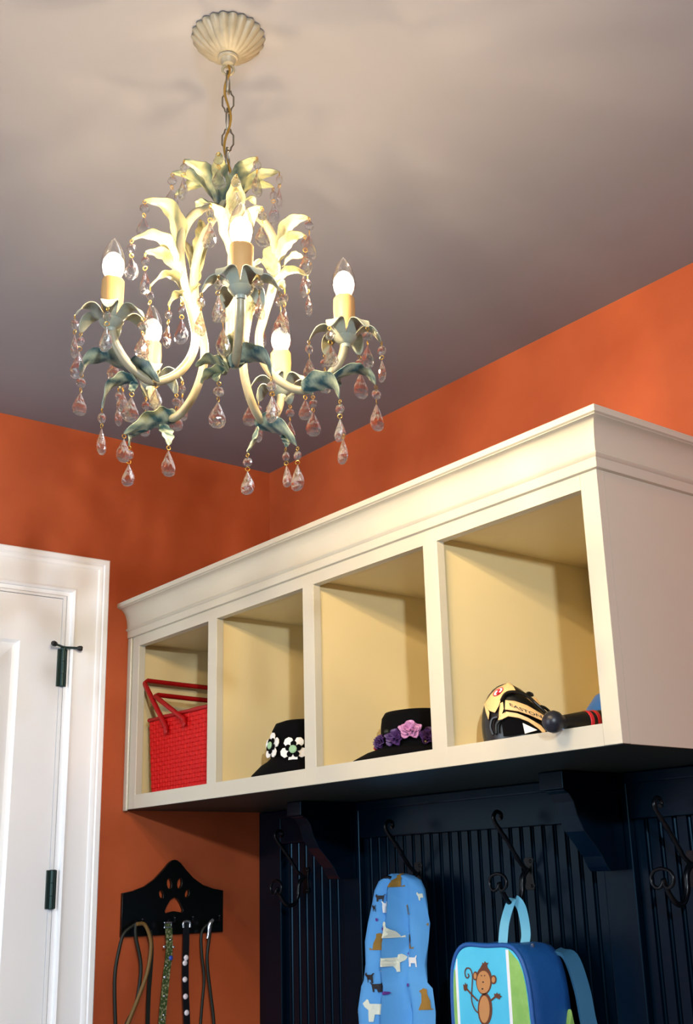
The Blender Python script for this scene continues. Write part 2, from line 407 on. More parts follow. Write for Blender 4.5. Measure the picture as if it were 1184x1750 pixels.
# ------------------------------------------------------------------ beadboard hook panel below
pan = thing('hook_panel', 'dark navy beadboard hook panel on the wall under the cubby cabinet', 'wall panel', (0.85, -0.002, 0))
PY, PB = -0.045, -0.030
for a, b in ((0.002, 0.112), (0.395, 0.470), (1.275, 1.353)):
    part('stile', MB().box((a, PY, 0.02), (b, -0.004, ZB - 0.002)), M['navy'], pan, bevel=0.003)
for a, b in ((0.112, 0.395), (0.470, 1.275), (1.353, 1.70)):
    part('rail', MB().box((a, PY, 1.443), (b, -0.004, ZB - 0.002)), M['navy'], pan, bevel=0.003)
    part('trim_strip', MB().box((a, PY - 0.008, 1.512), (b, PY + 0.001, ZB - 0.002)), M['navy'], pan, bevel=0.003)
    n = max(1, round((b - a) / 0.0338)); w = (b - a) / n
    board = None
    for i in range(n):
        if board is None:
            g = w
            pr = [(0.0004, 0.004), (0.0012, 0), (g - 0.0115, 0), (g - 0.0105, 0.005), (g - 0.0095, 0.0052), (g - 0.0085, 0.0018), (g - 0.006, 0.0), (g - 0.0035, 0.0018), (g - 0.0025, 0.005), (g - 0.0004, 0.005)]
            pr = [(0.0, 0.012)] + pr + [(g, 0.012)]
            mbb = MB(); mbb.rings([[V((x, PB + y, 0.02)) for x, y in pr], [V((x, PB + y, 1.4425)) for x, y in pr]])
            me = mbb.mesh('bead_board', wloc(pan), 30)
        link('bead_board', me, M['navy'], pan, (a + i * w, 0, 0)); board = True

def corbel(x0, x1, label):
    t = thing('corbel', label, 'bracket', ((x0 + x1) / 2, PY, 1.345))
    top = ZB - 0.002
    pts = [(PY - 0.001, 1.345), (-0.098, 1.343), (-0.106, 1.352), (-0.118, 1.372), (-0.140, 1.396), (-0.165, 1.42), (-0.181, 1.448), (-0.190, 1.476), (-0.203, 1.492), (-0.215, 1.497), (-0.215, 1.500)]
    pts += [(PY - 0.001, 1.500)]
    part('bracket_body', MB().prism([(y, z) for y, z in pts], (x0, 0, 0), (0, 1, 0), (0, 0, 1), (x1 - x0, 0, 0)), M['navy'], t, bevel=0.002)
    part('bracket_cap', MB().box((x0 - 0.006, -0.224, 1.500), (x1 + 0.006, PY - 0.001, top)), M['navy'], t, bevel=0.002)
corbel(0.405, 0.455, 'dark wooden corbel under the cubby holding the flowered hats, nearer the leash rack')
corbel(1.285, 1.337, 'dark curved wooden corbel under the cubby holding the baseball glove')

def coat_hook(x, label):
    t = thing('coat_hook', label, 'hook', (x, PB, 1.345), 'black iron hooks on the beadboard')
    y0 = PB - 0.0005
    mb = MB()
    pl = [(-0.012, 1.309), (0.012, 1.309), (0.0155, 1.316), (0.012, 1.324), (0.010, 1.343), (0.012, 1.362), (0.0155, 1.370), (0.012, 1.377), (-0.012, 1.377), (-0.0155, 1.370), (-0.012, 1.362), (-0.010, 1.343), (-0.012, 1.324), (-0.0155, 1.316)]
    part('back_plate', mb.prism(pl, (x, y0, 0), (1, 0, 0), (0, 0, 1), (0, -0.004, 0)), M['iron'], t, bevel=0.001)
    mb = MB()
    for z in (1.317, 1.369): mb.ball((x + 0.006, y0 - 0.0045, z), 0.0038, 8, 4, (1, 0.5, 1))
    part('screw', mb, M['iron'], t, smooth=50)
    up = spline([(x, -0.038, 1.350), (x, -0.062, 1.368), (x, -0.090, 1.405), (x, -0.117, 1.436), (x, -0.131, 1.453), (x, -0.133, 1.465), (x, -0.124, 1.474), (x, -0.112, 1.471), (x, -0.110, 1.462), (x, -0.116, 1.459)], 5)
    r = [0.0052 + 0.0008 * math.sin(i * 2.2) if 4 < i < 18 else 0.0046 for i in range(len(up))]
    mb = MB().tube(up, r, 8); part('upper_prong', mb, M['iron'], t, smooth=60)
    lo = spline([(x, -0.040, 1.352), (x, -0.056, 1.335), (x, -0.060, 1.305), (x, -0.072, 1.284), (x, -0.090, 1.279), (x, -0.107, 1.289), (x, -0.121, 1.308), (x, -0.129, 1.326)], 5)
    part('lower_prong', MB().tube(lo, [0.0062] * 12 + [0.0055] * (len(lo) - 12), 8), M['iron'], t, smooth=60)
    for s in (-1, 1):
        cu = [(x, -0.129, 1.324), (x + s * 0.004, -0.131, 1.314), (x + s * 0.013, -0.132, 1.310), (x + s * 0.023, -0.132, 1.317), (x + s * 0.0255, -0.132, 1.329), (x + s * 0.018, -0.132, 1.340), (x + s * 0.006, -0.132, 1.344), (x, -0.132, 1.345)]
        part('scroll', MB().tube(spline(cu, 4), 0.0036, 8), M['iron'], t, smooth=60)
    return t
coat_hook(0.215, 'black iron coat hook left empty in the dark bay beside the leash rack')
coat_hook(0.685, 'black iron coat hook carrying the blue dog-print apron')
coat_hook(1.055, 'black iron coat hook carrying the child backpack by its loop')
coat_hook(1.487, 'black iron coat hook right of the corbel, at the right edge of the photo')

# ------------------------------------------------------------------ chandelier
AX = V((1.643, -1.193, 0)); VH = V((-0.785, 0.62, 0)).normalized()
chand = thing('chandelier', 'cream five-arm leaf chandelier with crystal drops hanging from the ceiling', 'chandelier', (AX.x, AX.y, H))
def pol(az, r, z): a = math.radians(az); return V((AX.x + r * math.cos(a), AX.y + r * math.sin(a), z))

# canopy, chain and cord
can = [(0.0545, 2.5992), (0.0560, 2.5965), (0.0545, 2.5925), (0.050, 2.587), (0.042, 2.578), (0.032, 2.569), (0.022, 2.5625), (0.0155, 2.560)]
mb = MB().lathe(can, AX, 132, wob=lambda a, r, z: 1 + (0.085 * abs(math.sin(11 * a)) - 0.055) * min(1, max(0, (r - 0.014) / 0.03)))
cn = part('canopy', mb, M['canopy'], chand, smooth=40)
mb = MB().lathe([(0.0155, 2.5605), (0.0165, 2.558), (0.015, 2.5555), (0.0125, 2.555), (0.0105, 2.551), (0.009, 2.546), (0.005, 2.5445)], AX, 24)
part('canopy_collar', mb, M['canopy'], cn, smooth=40)
def chain_link(z, h, w, az, r):
    u = V((math.cos(math.radians(az)), math.sin(math.radians(az)), 0)); c = AX + V((0, 0, z))
    pts = [(0, h), (w * 0.5, h * 0.9), (w * 0.62, h * 0.62), (w, h * 0.4), (w, -h * 0.4), (w * 0.62, -h * 0.62), (w * 0.5, -h * 0.9), (0, -h), (-w * 0.5, -h * 0.9), (-w * 0.62, -h * 0.62), (-w, -h * 0.4), (-w, h * 0.4), (-w * 0.62, h * 0.62), (-w * 0.5, h * 0.9)]
    part('chain_link', MB().tube([c + u * a + V((0, 0, b)) for a, b in pts], r, 6, closed=True), M['chain'], chand, smooth=60)
part('chain_link', MB().tube([AX + AR * (0.0085 * math.cos(t)) + V((0, 0, 2.537 + 0.0095 * math.sin(t))) for t in [2 * PI * k / 18 for k in range(18)]], 0.0022, 6, closed=True), M['enamel'], chand, smooth=60)
zz = 2.5135
for i in range(7):
    chain_link(zz, 0.0205, 0.0085, 52 + (80 if i % 2 == 0 else 0), 0.0014); zz -= 0.0345
cord = [AX + V((0, 0, 2.548))] + [AX + AR * (0.005 * math.sin(i * 1.25 + 2.6)) - VH * 0.004 + V((0, 0, 2.53 - 0.02 * i)) for i in range(12)] + [AX + V((0, 0, 2.30))]
part('cord', MB().tube(spline(cord, 4), 0.0019, 6), M['gold'], chand, smooth=60)
# hub
mb = MB().lathe([(0.004, 2.345), (0.007, 2.338), (0.008, 2.325), (0.013, 2.318), (0.0145, 2.305), (0.0165, 2.300), (0.0165, 2.283), (0.012, 2.276), (0.010, 2.262), (0.006, 2.255)], AX, 20)
part('hub', mb, M['enamel'], chand, smooth=40)

# crystals: drop (part) > bead, wire
def drop_mesh(L, W, flat):
    mb = MB(); prof = [(0.02, 0), (0.22, -0.12), (0.55, -0.32), (0.86, -0.52), (1.0, -0.70), (0.86, -0.87), (0.5, -0.97), (0.12, -1.0)]
    rings = []
    for i, (r, z) in enumerate(prof):
        ph = PI / 10 * (i % 2)
        rings.append([V((r * W * math.cos(2 * PI * k / 10 + ph), r * W * flat * math.sin(2 * PI * k / 10 + ph), z * L)) for k in range(10)])
    mb.rings(rings); me = mb.mesh('crystal_drop'); me.materials.append(M['crystal']); return me
DROP = [drop_mesh(0.037, 0.0118, 0.52), drop_mesh(0.034, 0.0105, 0.5), drop_mesh(0.041, 0.0122, 0.55)]
mb = MB(); rings = []
for i, (r, z) in enumerate([(0.35, -1), (0.8, -0.65), (1, -0.12), (1, 0.12), (0.8, 0.65), (0.35, 1)]):
    rings.append([V((r * 0.0072 * math.cos(2 * PI * k / 8 + (PI / 8) * (i % 2)), z * 0.0062 * 0.8, r * 0.0072 * math.sin(2 * PI * k / 8 + (PI / 8) * (i % 2)))) for k in range(8)])
mb.rings(rings); BEAD = mb.mesh('bead'); BEAD.materials.append(M['crystal'])
def wire_mesh(bead):
    mb = MB()
    ring = lambda z, r, ax: [V((r * math.cos(t) * ax[0], r * math.cos(t) * ax[1], z + r * math.sin(t))) for t in [2 * PI * k / 8 for k in range(8)]]
    if bead:
        mb.tube(ring(0.0245, 0.0026, (1, 0)), 0.0006, 5, closed=True); mb.tube([(0, 0, 0.022), (0, 0, 0.020)], 0.0006, 5)
        mb.tube(ring(0.0028, 0.0032, (0.7, 0.7)), 0.0006, 5, closed=True)
    else:
        mb.tube(ring(0.0030, 0.0032, (1, 0)), 0.0006, 5, closed=True)
    me = mb.mesh('hook_wire', smooth=60); me.materials.append(M['gold']); return me
WIRE = [wire_mesh(False), wire_mesh(True)]
HANG = [0.0058, 0.0268]
def crystal(tip, bead=True, kind=None, az=None):
    """hang a crystal from the world point tip"""
    k = rnd.choice((0, 0, 1, 2)) if kind is None else kind
    me = DROP[k]
    o = link('crystal_drop', me, None, chand)
    o.location = V(tip) - chand.location - V((0, 0, HANG[1 if bead else 0]))
    o.rotation_euler = (rnd.uniform(-.04, .04), rnd.uniform(-.04, .04), rnd.uniform(0, PI) if az is None else az)
    w = link('hook_wire', WIRE[1 if bead else 0], None, o)
    if bead:
        b = link('bead', BEAD, None, o, (0, 0, 0.0135)); b.rotation_euler = (0, 0, rnd.uniform(-0.5, 0.5))
    return o

def leaf(name, P, width, m, parent=chand, roll=0.0, wave=0.0, shape=0.8, fold=0.16, n=12, broad=False, lat=None, stripe=9, pb=0.5):
    """sheet-metal leaf along the points P (base to tip) with a folded midrib and wavy edge"""
    c = spline(P, 6) if len(P) > 2 else [V(P[0]).lerp(V(P[1]), i / 8) for i in range(9)]
    m_ = len(c); hd = V((c[-1].x - c[0].x, c[-1].y - c[0].y, 0))
    if lat is None:
        if hd.length < 0.012: hd = V((c[-1].x - AX.x, c[-1].y - AX.y, 0))
        L0 = V((0, 0, 1)).cross(hd.normalized())
    else: L0 = V(lat)
    S = (-1, -0.55, 0, 0.55, 1); top = []; bot = []; paint = []
    for i in range(m_):
        t = i / (m_ - 1); T = (c[min(i + 1, m_ - 1)] - c[max(i - 1, 0)]).normalized()
        L = (L0 - T * L0.dot(T)).normalized(); L = Quaternion(T, roll) @ L; N = T.cross(L)
        w = (math.sin(PI * min(1, 0.06 + 0.94 * t ** shape)) ** 0.8 if not broad else min(1, 0.30 + 1.25 * t) * (max(0, 1 - max(0, (t - 0.5) / 0.5) ** 2.2)) ** 0.6) * width / 2 + 0.0008
        w *= 1 + wave * math.sin(t * 22)
        for s in S:
            p = c[i] + L * (s * w) + N * (abs(s) * w * fold * 2 + wave * 0.006 * math.sin(t * 19 + s * 1.5) * abs(s))
            top.append(p + N * 0.0006); bot.append(p - N * 0.0006)
            paint.append(max(0.0, min(1.0, pb + 0.35 * math.sin(t * stripe * 2 - abs(s) * 3.2) + 0.35 * (0.45 - t))))
    k = len(S); vs = top + bot; off = len(top); fs = []
    for i in range(m_ - 1):
        for j in range(k - 1):
            a = i * k + j; fs.append((a, a + 1, a + k + 1, a + k)); fs.append((off + a, off + a + k, off + a + k + 1, off + a + 1))
        fs.append((i * k, i * k + k, off + i * k + k, off + i * k)); a = i * k + k - 1; fs.append((a, off + a, off + a + k, a + k))
    for j in range(k - 1):
        fs.append((j, off + j, off + j + 1, j + 1)); a = (m_ - 1) * k + j; fs.append((a, a + 1, off + a + 1, off + a))
    mb = MB().add(vs, fs, paint * 2)
    return part(name, mb, m, parent, smooth=60), c

ARMS = dict(F=-26, L=-98, BL=-170, BR=118, R=46)
for nm, az in ARMS.items():
    # flat upper strap and round lower tube are one S-shaped arm
    pr = [(0.010, 2.292), (0.030, 2.285), (0.054, 2.264), (0.069, 2.232), (0.073, 2.195), (0.066, 2.15), (0.053, 2.105), (0.047, 2.072), (0.054, 2.038), (0.076, 2.007), (0.110, 1.990), (0.142, 2.007), (0.163, 2.034), (0.169, 2.057)]
    pts = spline([pol(az, r, z) for r, z in pr], 5); n = len(pts)
    rad = [0.0046 if i < 8 else (0.0066 if i < 34 else 0.0062) for i in range(n)]
    part('arm', MB().tube(pts, rad, 10, up=(0, 0, 1)), M['enamel'], chand, smooth=60)
    base = pol(az, 0.170, 2.055)
    part('drip_cup', MB().lathe([(0.0062, -0.004), (0.0075, -0.001), (0.007, 0.001), (0.012, 0.004), (0.017, 0.011), (0.0165, 0.012), (0.010, 0.007), (0.004, 0.006)], base, 18), M['petal'], chand, smooth=50)
    ph = {'F': 20, 'L': 6, 'BL': 30, 'BR': 12, 'R': 12}[nm]
    for k in range(6):
        a = az + ph + 60 * k; u = V((math.cos(math.radians(a)), math.sin(math.radians(a)), 0))
        q = lambda r, z: base + u * r + V((0, 0, z))
        o, c = leaf('petal', [q(0.007, 0.004), q(0.015, 0.015), q(0.027, 0.025), q(0.040, 0.022), q(0.051, 0.006)], 0.0225, M['petal'], broad=True, fold=0.05)
        if not (nm == 'F' and k == 2): crystal(c[-1], True, None if k % 2 else 1)
    # wax candle sleeve, bulb with its glowing filament
    dr = [rnd.uniform(0, 6.28) for _ in range(3)]
    wob = lambda a, r, z, d=dr: 1 + 0.05 * math.sin(3 * a + d[0]) * (0.5 + 0.5 * math.sin(z * 170 + d[1])) + 0.07 * max(0, math.cos(a - d[2])) ** 8
    cs = part('candle_sleeve', MB().lathe([(0.0125, 0.006), (0.0138, 0.015), (0.0145, 0.035), (0.0155, 0.055), (0.0152, 0.072), (0.0120, 0.0765), (0.0085, 0.0755)], base, 28, wob=wob), M['wax'], chand, smooth=60)
    bz = base + V((0, 0, 0.074))
    bulb = part('bulb', MB().lathe([(0.0085, 0.0), (0.0125, 0.006), (0.0160, 0.015), (0.0172, 0.024), (0.0160, 0.035), (0.0125, 0.047), (0.0075, 0.057), (0.0035, 0.0625), (0.0012, 0.0655)], bz, 20), M['bulb'], chand, smooth=80)
    part('bloom_shell', MB().lathe([(0.002, 0.002), (0.0095, 0.004), (0.0140, 0.012), (0.0155, 0.021), (0.0142, 0.030), (0.0092, 0.038), (0.002, 0.043)], bz, 14), M['glow'], bulb, smooth=80)  # added shell that draws the white bloom inside the clear glass
    part('filament', MB().lathe([(0.001, 0.012), (0.0038, 0.014), (0.0048, 0.020), (0.0042, 0.027), (0.001, 0.030)], bz, 10), M['filament'], bulb, smooth=80)

def fol(pts, w, m, beads=(True,), name='leaf', **kw):
    """leaf along points given relative to the chandelier's axis, with a crystal at its tip"""
    o, c = leaf(name, [AX + V(p) for p in pts], w, M[m], **kw)
    if beads is not None:
        crystal(c[-1] - V((0, 0, 0.001)), beads[0])
        if len(beads) > 1: pass
    return c
kw = dict(wave=0.12)
# crown of leaves around the hub
CR = [([(0.0061, -0.0084, 2.291), (0.0295, -0.0312, 2.32), (0.0561, -0.0499, 2.337)], 0.024, 0.0),
      ([(0.0019, -0.0138, 2.29), (0.0103, -0.0394, 2.327), (0.0075, -0.0793, 2.339)], 0.025, 0.2),
      ([(0.0126, -0.0002, 2.289), (0.039, -0.0031, 2.327), (0.0732, 0.004, 2.341)], 0.025, -0.2),
      ([(-0.0089, -0.0112, 2.296), (-0.0319, -0.0323, 2.345), (-0.0605, -0.0604, 2.362)], 0.024, 0.3),
      ([(0.0073, 0.0092, 2.297), (0.0215, 0.0352, 2.344), (0.0397, 0.0664, 2.359)], 0.024, -0.3),
      ([(-0.0175, -0.006, 2.31), (-0.0547, -0.0168, 2.356), (-0.0971, -0.0342, 2.353)], 0.021, 0.2),
      ([(-0.0012, 0.0146, 2.312), (-0.0037, 0.0477, 2.35), (-0.003, 0.085, 2.362)], 0.021, -0.2),
      ([(-0.011, -0.014, 2.298), (-0.0365, -0.022, 2.313), (-0.0538, -0.0197, 2.308)], 0.014, 0.0),
      ([(0.0073, 0.0092, 2.297), (0.0076, 0.0338, 2.316), (0.0005, 0.0491, 2.316)], 0.014, 0.0)]
for i, (pts, w, roll) in enumerate(CR):
    fol(pts, w, 'leaf_green', (True,) if i not in (7, 8) else None, roll=roll, shape=0.9, **kw)
# leaves half-way up each arm
UP = [([(-0.0185, -0.0718, 2.187), (-0.0117, -0.0767, 2.237), (-0.0142, -0.0933, 2.268), (-0.0267, -0.1225, 2.274)], 0.026),
      ([(-0.0101, -0.0773, 2.177), (-0.006, -0.0963, 2.203), (-0.0076, -0.1225, 2.207), (-0.0091, -0.1486, 2.192)], 0.02),
      ([(-0.0119, -0.0635, 2.158), (-0.0153, -0.084, 2.185), (-0.0169, -0.102, 2.19), (-0.0197, -0.1218, 2.186)], 0.02),
      ([(-0.0128, -0.0646, 2.142), (-0.0134, -0.0788, 2.158), (-0.0163, -0.0959, 2.155), (-0.0193, -0.1131, 2.135)], 0.017),
      ([(-0.009, -0.0597, 2.119), (-0.0132, -0.0651, 2.132), (-0.0194, -0.0729, 2.132), (-0.0253, -0.0805, 2.117)], 0.015),
      ([(-0.0168, -0.0536, 2.138), (-0.0186, -0.045, 2.15), (-0.0213, -0.0377, 2.159), (-0.0261, -0.0331, 2.168)], 0.016)]
for i, (pts, w) in enumerate(UP):
    fol(pts, w, 'leaf_cream', (True,) if i < 5 else None, roll=(0.5, 0.3, 0.5, 0.2, 0.2, 0)[i], **kw)
UPF = [([(0.0668, -0.0283, 2.176), (0.0766, -0.0348, 2.226), (0.0869, -0.0406, 2.256), (0.0967, -0.0469, 2.279)], 0.028),
      ([(0.0685, -0.0342, 2.166), (0.0718, -0.0489, 2.2), (0.0761, -0.0623, 2.224), (0.0791, -0.0773, 2.229)], 0.021),
      ([(0.0761, -0.0247, 2.167), (0.0905, -0.0225, 2.21), (0.104, -0.0216, 2.224), (0.1194, -0.0183, 2.226)], 0.021),
      ([(0.0675, -0.0113, 2.146), (0.0718, -0.0005, 2.161), (0.0731, 0.0065, 2.168), (0.0734, 0.0123, 2.173)], 0.018)]
for i, (pts, w) in enumerate(UPF):
    fol(pts, w, 'leaf_cream', (True,) if i < 3 else None, **kw)
UPR = [([(0.0596, 0.0512, 2.206), (0.0697, 0.0559, 2.241), (0.0828, 0.0645, 2.253), (0.099, 0.0769, 2.254)], 0.02),
      ([(0.0585, 0.0498, 2.194), (0.0704, 0.0541, 2.215), (0.0837, 0.0603, 2.224), (0.0991, 0.0689, 2.222)], 0.019),
      ([(0.059, 0.0586, 2.187), (0.0594, 0.0699, 2.202), (0.0588, 0.0799, 2.21), (0.0609, 0.0932, 2.212)], 0.018),
      ([(0.0624, 0.0468, 2.158), (0.073, 0.0548, 2.169), (0.084, 0.0634, 2.169), (0.097, 0.0744, 2.159)], 0.016),
      ([(0.0577, 0.0408, 2.139), (0.0564, 0.0499, 2.156), (0.054, 0.0577, 2.159), (0.0517, 0.0654, 2.155)], 0.015),
      ([(0.0599, 0.0435, 2.167), (0.0503, 0.0421, 2.19), (0.0448, 0.046, 2.213), (0.0457, 0.0579, 2.231)], 0.02)]
for i, (pts, w) in enumerate(UPR):
    fol(pts, w, 'leaf_cream', (True,) if i < 5 else None, roll=(-0.5, -0.5, -0.3, -0.2, -0.2, 0)[i], **kw)
UPB = [([(-0.0713, -0.0096, 2.2), (-0.0841, -0.0097, 2.236), (-0.0987, -0.012, 2.272), (-0.1178, -0.02, 2.294)], 0.024),
      ([(-0.0717, -0.0101, 2.181), (-0.0811, -0.0167, 2.186), (-0.0878, -0.0197, 2.18), (-0.0928, -0.0207, 2.171)], 0.015),
      ([(-0.0708, -0.009, 2.21), (-0.0726, -0.0006, 2.264), (-0.0775, 0.004, 2.293), (-0.0857, 0.0044, 2.318)], 0.022),
      ([(-0.0296, 0.0593, 2.164), (-0.0297, 0.0699, 2.197), (-0.0336, 0.0757, 2.22), (-0.0414, 0.0767, 2.24)], 0.022),
      ([(-0.0291, 0.06, 2.145), (-0.023, 0.0622, 2.157), (-0.017, 0.0645, 2.158), (-0.0105, 0.0674, 2.154)], 0.016),
      ([(-0.0307, 0.0579, 2.154), (-0.0241, 0.0609, 2.162), (-0.0219, 0.0584, 2.165), (-0.0196, 0.0558, 2.149)], 0.013)]
for i, (pts, w) in enumerate(UPB):
    fol(pts, w, 'leaf_cream', (True,) if i in (1, 2, 4) else None, **kw)
# teal leaves where each arm turns up
LOW = [([(-0.0353, -0.1254, 1.995), (-0.0439, -0.1403, 2.019), (-0.0558, -0.1594, 2.029), (-0.0682, -0.1792, 2.023), (-0.0708, -0.1865, 2.003)], 0.026, (True,), 0.5),
      ([(-0.0248, -0.1281, 1.989), (-0.029, -0.1469, 1.987), (-0.0318, -0.1639, 1.971), (-0.0287, -0.1735, 1.94)], 0.022, (True,), 0.5),
      ([(-0.0244, -0.1358, 2), (-0.0156, -0.13, 2.005), (-0.0037, -0.1203, 1.996), (0.0088, -0.1099, 1.98)], 0.03, None, -0.6),
      ([(-0.0262, -0.13, 1.989), (-0.0216, -0.1322, 1.98), (-0.0184, -0.1362, 1.971), (-0.0143, -0.1391, 1.967)], 0.01, (False,), 0),
      ([(-0.1121, -0.0128, 1.993), (-0.1189, -0.0322, 1.987), (-0.1287, -0.0554, 1.979), (-0.1424, -0.0835, 1.961)], 0.034, (False,), 0.6),
      ([(-0.1258, -0.0302, 1.982), (-0.1205, -0.0289, 1.969), (-0.1153, -0.0277, 1.958), (-0.1112, -0.0278, 1.945)], 0.02, (False,), 0.2),
      ([(-0.1395, -0.0475, 1.974), (-0.1485, -0.0616, 1.967), (-0.1511, -0.0677, 1.961), (-0.151, -0.0701, 1.948)], 0.016, (True,), 0.2),
      ([(-0.0579, 0.0881, 1.984), (-0.0421, 0.0973, 1.983), (-0.0227, 0.111, 1.97), (-0.0037, 0.1244, 1.942)], 0.034, (True,), -0.6),
      ([(-0.0563, 0.0901, 1.98), (-0.0521, 0.0873, 1.963), (-0.0522, 0.0791, 1.949), (-0.0528, 0.0703, 1.936)], 0.026, (True,), 0.4),
      ([(-0.0348, 0.1173, 1.967), (-0.0289, 0.1194, 1.959), (-0.0251, 0.1188, 1.952), (-0.0219, 0.1175, 1.945)], 0.012, (True,), 0),
      ([(0.0978, -0.0537, 1.982), (0.1125, -0.0405, 1.997), (0.1295, -0.0243, 1.99), (0.1388, -0.0179, 1.964)], 0.032, (True,), -0.4),
      ([(0.0954, -0.0567, 1.979), (0.0839, -0.0658, 1.988), (0.0729, -0.0744, 1.996), (0.06, -0.0854, 1.99)], 0.024, None, 0.3),
      ([(0.0987, -0.0606, 1.973), (0.0926, -0.071, 1.973), (0.0855, -0.0826, 1.968), (0.0823, -0.0893, 1.956)], 0.018, None, 0.4),
      ([(0.0987, -0.0606, 1.973), (0.0983, -0.0692, 1.968), (0.0998, -0.0754, 1.961), (0.1045, -0.0774, 1.954)], 0.016, (True,), 0),
      ([(0.103, -0.0471, 1.987), (0.0982, -0.0477, 2.007), (0.0963, -0.0448, 2.028), (0.0973, -0.0381, 2.045)], 0.03, None, 0),
      ([(0.0944, -0.0579, 1.981), (0.0887, -0.0598, 1.995), (0.0839, -0.0605, 2.003), (0.0801, -0.06, 2.008)], 0.018, None, 0),
      ([(0.0832, 0.0731, 1.986), (0.0997, 0.0832, 1.994), (0.118, 0.0957, 1.99), (0.1299, 0.1, 1.963)], 0.03, (True,), -0.6),
      ([(0.1015, 0.1043, 1.996), (0.1104, 0.1216, 2.013), (0.1213, 0.1415, 2.021), (0.1274, 0.1553, 2.015), (0.1304, 0.1651, 2)], 0.02, (True,), -0.4),
      ([(0.0886, 0.1122, 2.005), (0.0849, 0.1236, 2.018), (0.0805, 0.1342, 2.018), (0.0762, 0.1448, 2.013)], 0.014, None, 0)]
for i, L in enumerate(LOW):
    pts, w, bd, roll = L
    fol(pts, w, 'leaf_teal' if i not in (11, 12, 13, 14, 15) else 'leaf_green', bd, roll=roll, pb=0.42, **kw)
crystal(V((1.775, -1.09, 1.912)), False, 0)

# ------------------------------------------------------------------ things in the cubbies
# red woven tote
tote = thing('tote_bag', 'red woven tote bag with two rigid handles in the leftmost cubby', 'bag', (0.24, -0.35, ZS + 0.002))
bx0, bx1, by0, by1, bz0, bz1 = 0.098, 0.40, -0.452, -0.21, ZS + 0.002, 1.770
mb = MB()
fl = 0.022      # widening at the mouth
def wallq(t, h):  # point on the outline at perimeter t (0..4), height h 0..1
    e = fl * h; x0, x1, y0, y1 = bx0 - e, bx1 + e * 0.4, by0, by1
    s, f = int(t) % 4, t - int(t)
    P = [V((x0, y0, 0)), V((x1, y0, 0)), V((x1, y1, 0)), V((x0, y1, 0))]
    p = P[s].lerp(P[(s + 1) % 4], f); p.z = bz0 + (bz1 - bz0) * h; return p
part('bag_body', MB().rings([[wallq(t, h) for t in (0, 1, 2, 3)] for h in (0, 1)], cap1=False), M['red_dark'], tote)
NRM = [V((0, -1, 0)), V((1, 0, 0)), V((0, 1, 0)), V((-1, 0, 0))]
weave = MB()
nx, nz = 22, 17
for s in (0, 1):
    for j in range(nz):
        for i in range(nx):
            a, b = i / nx, (i + 1) / nx; h0, h1 = j / nz * 0.97, (j + 1) / nz * 0.97
            over = 0.0022 if (i + j) % 2 else 0.0010
            c4 = [wallq(s + a, h0), wallq(s + min(b, 0.9999), h0), wallq(s + min(b, 0.9999), h1), wallq(s + a, h1)]
            cc = (c4[0] + c4[1] + c4[2] + c4[3]) / 4
            inn = [cc + (p - cc) * 0.72 + NRM[s] * over for p in c4]
            weave.add(c4 + inn, [(0, 1, 5, 4), (1, 2, 6, 5), (2, 3, 7, 6), (3, 0, 4, 7), (4, 5, 6, 7)])
wv = part('woven_strips', weave, M['red'], tote); wv['kind'] = 'stuff'
rim = [wallq(t / 8, 1) for t in range(32)]
part('rim_braid', MB().tube(rim, [0.0048 if i % 2 else 0.0062 for i in range(32)], 8, closed=True), M['red_dark'], tote, smooth=60)
yf = by0 - 0.004
for (a, b, yb) in (((0.1836, -0.46, 1.739), (0.0491, -0.456, 1.882), -0.22), ((0.2779, -0.46, 1.748), (0.1113, -0.456, 1.834), -0.22)):
    p0 = V(a); p1 = V(b); p1.x = max(p1.x, 0.044)
    p1.y = yf - 0.004
    q1 = V((p1.x + 0.005, yb, p1.z - 0.004)); q0 = V((p0.x, by1 + 0.006, p0.z))
    path = [p0 + V((0, 0, -0.012)), p0, p0.lerp(p1, 0.5), p0.lerp(p1, 0.95), p1 + V((0.002, 0.012, 0.001)), p1.lerp(q1, 0.5), q1 + V((0, -0.012, 0)), q1.lerp(q0, 0.1), q0.lerp(q1, 0.3), q0]
    hd = part('handle', MB().tube(path, 0.0068, 8), M['red_dark'], tote, smooth=60)
    part('handle_stud', MB().ball(p0 + V((0, -0.001, -0.012)), 0.0085, 10, 6, (1, 0.6, 1)), M['red_dark'], hd, smooth=60)

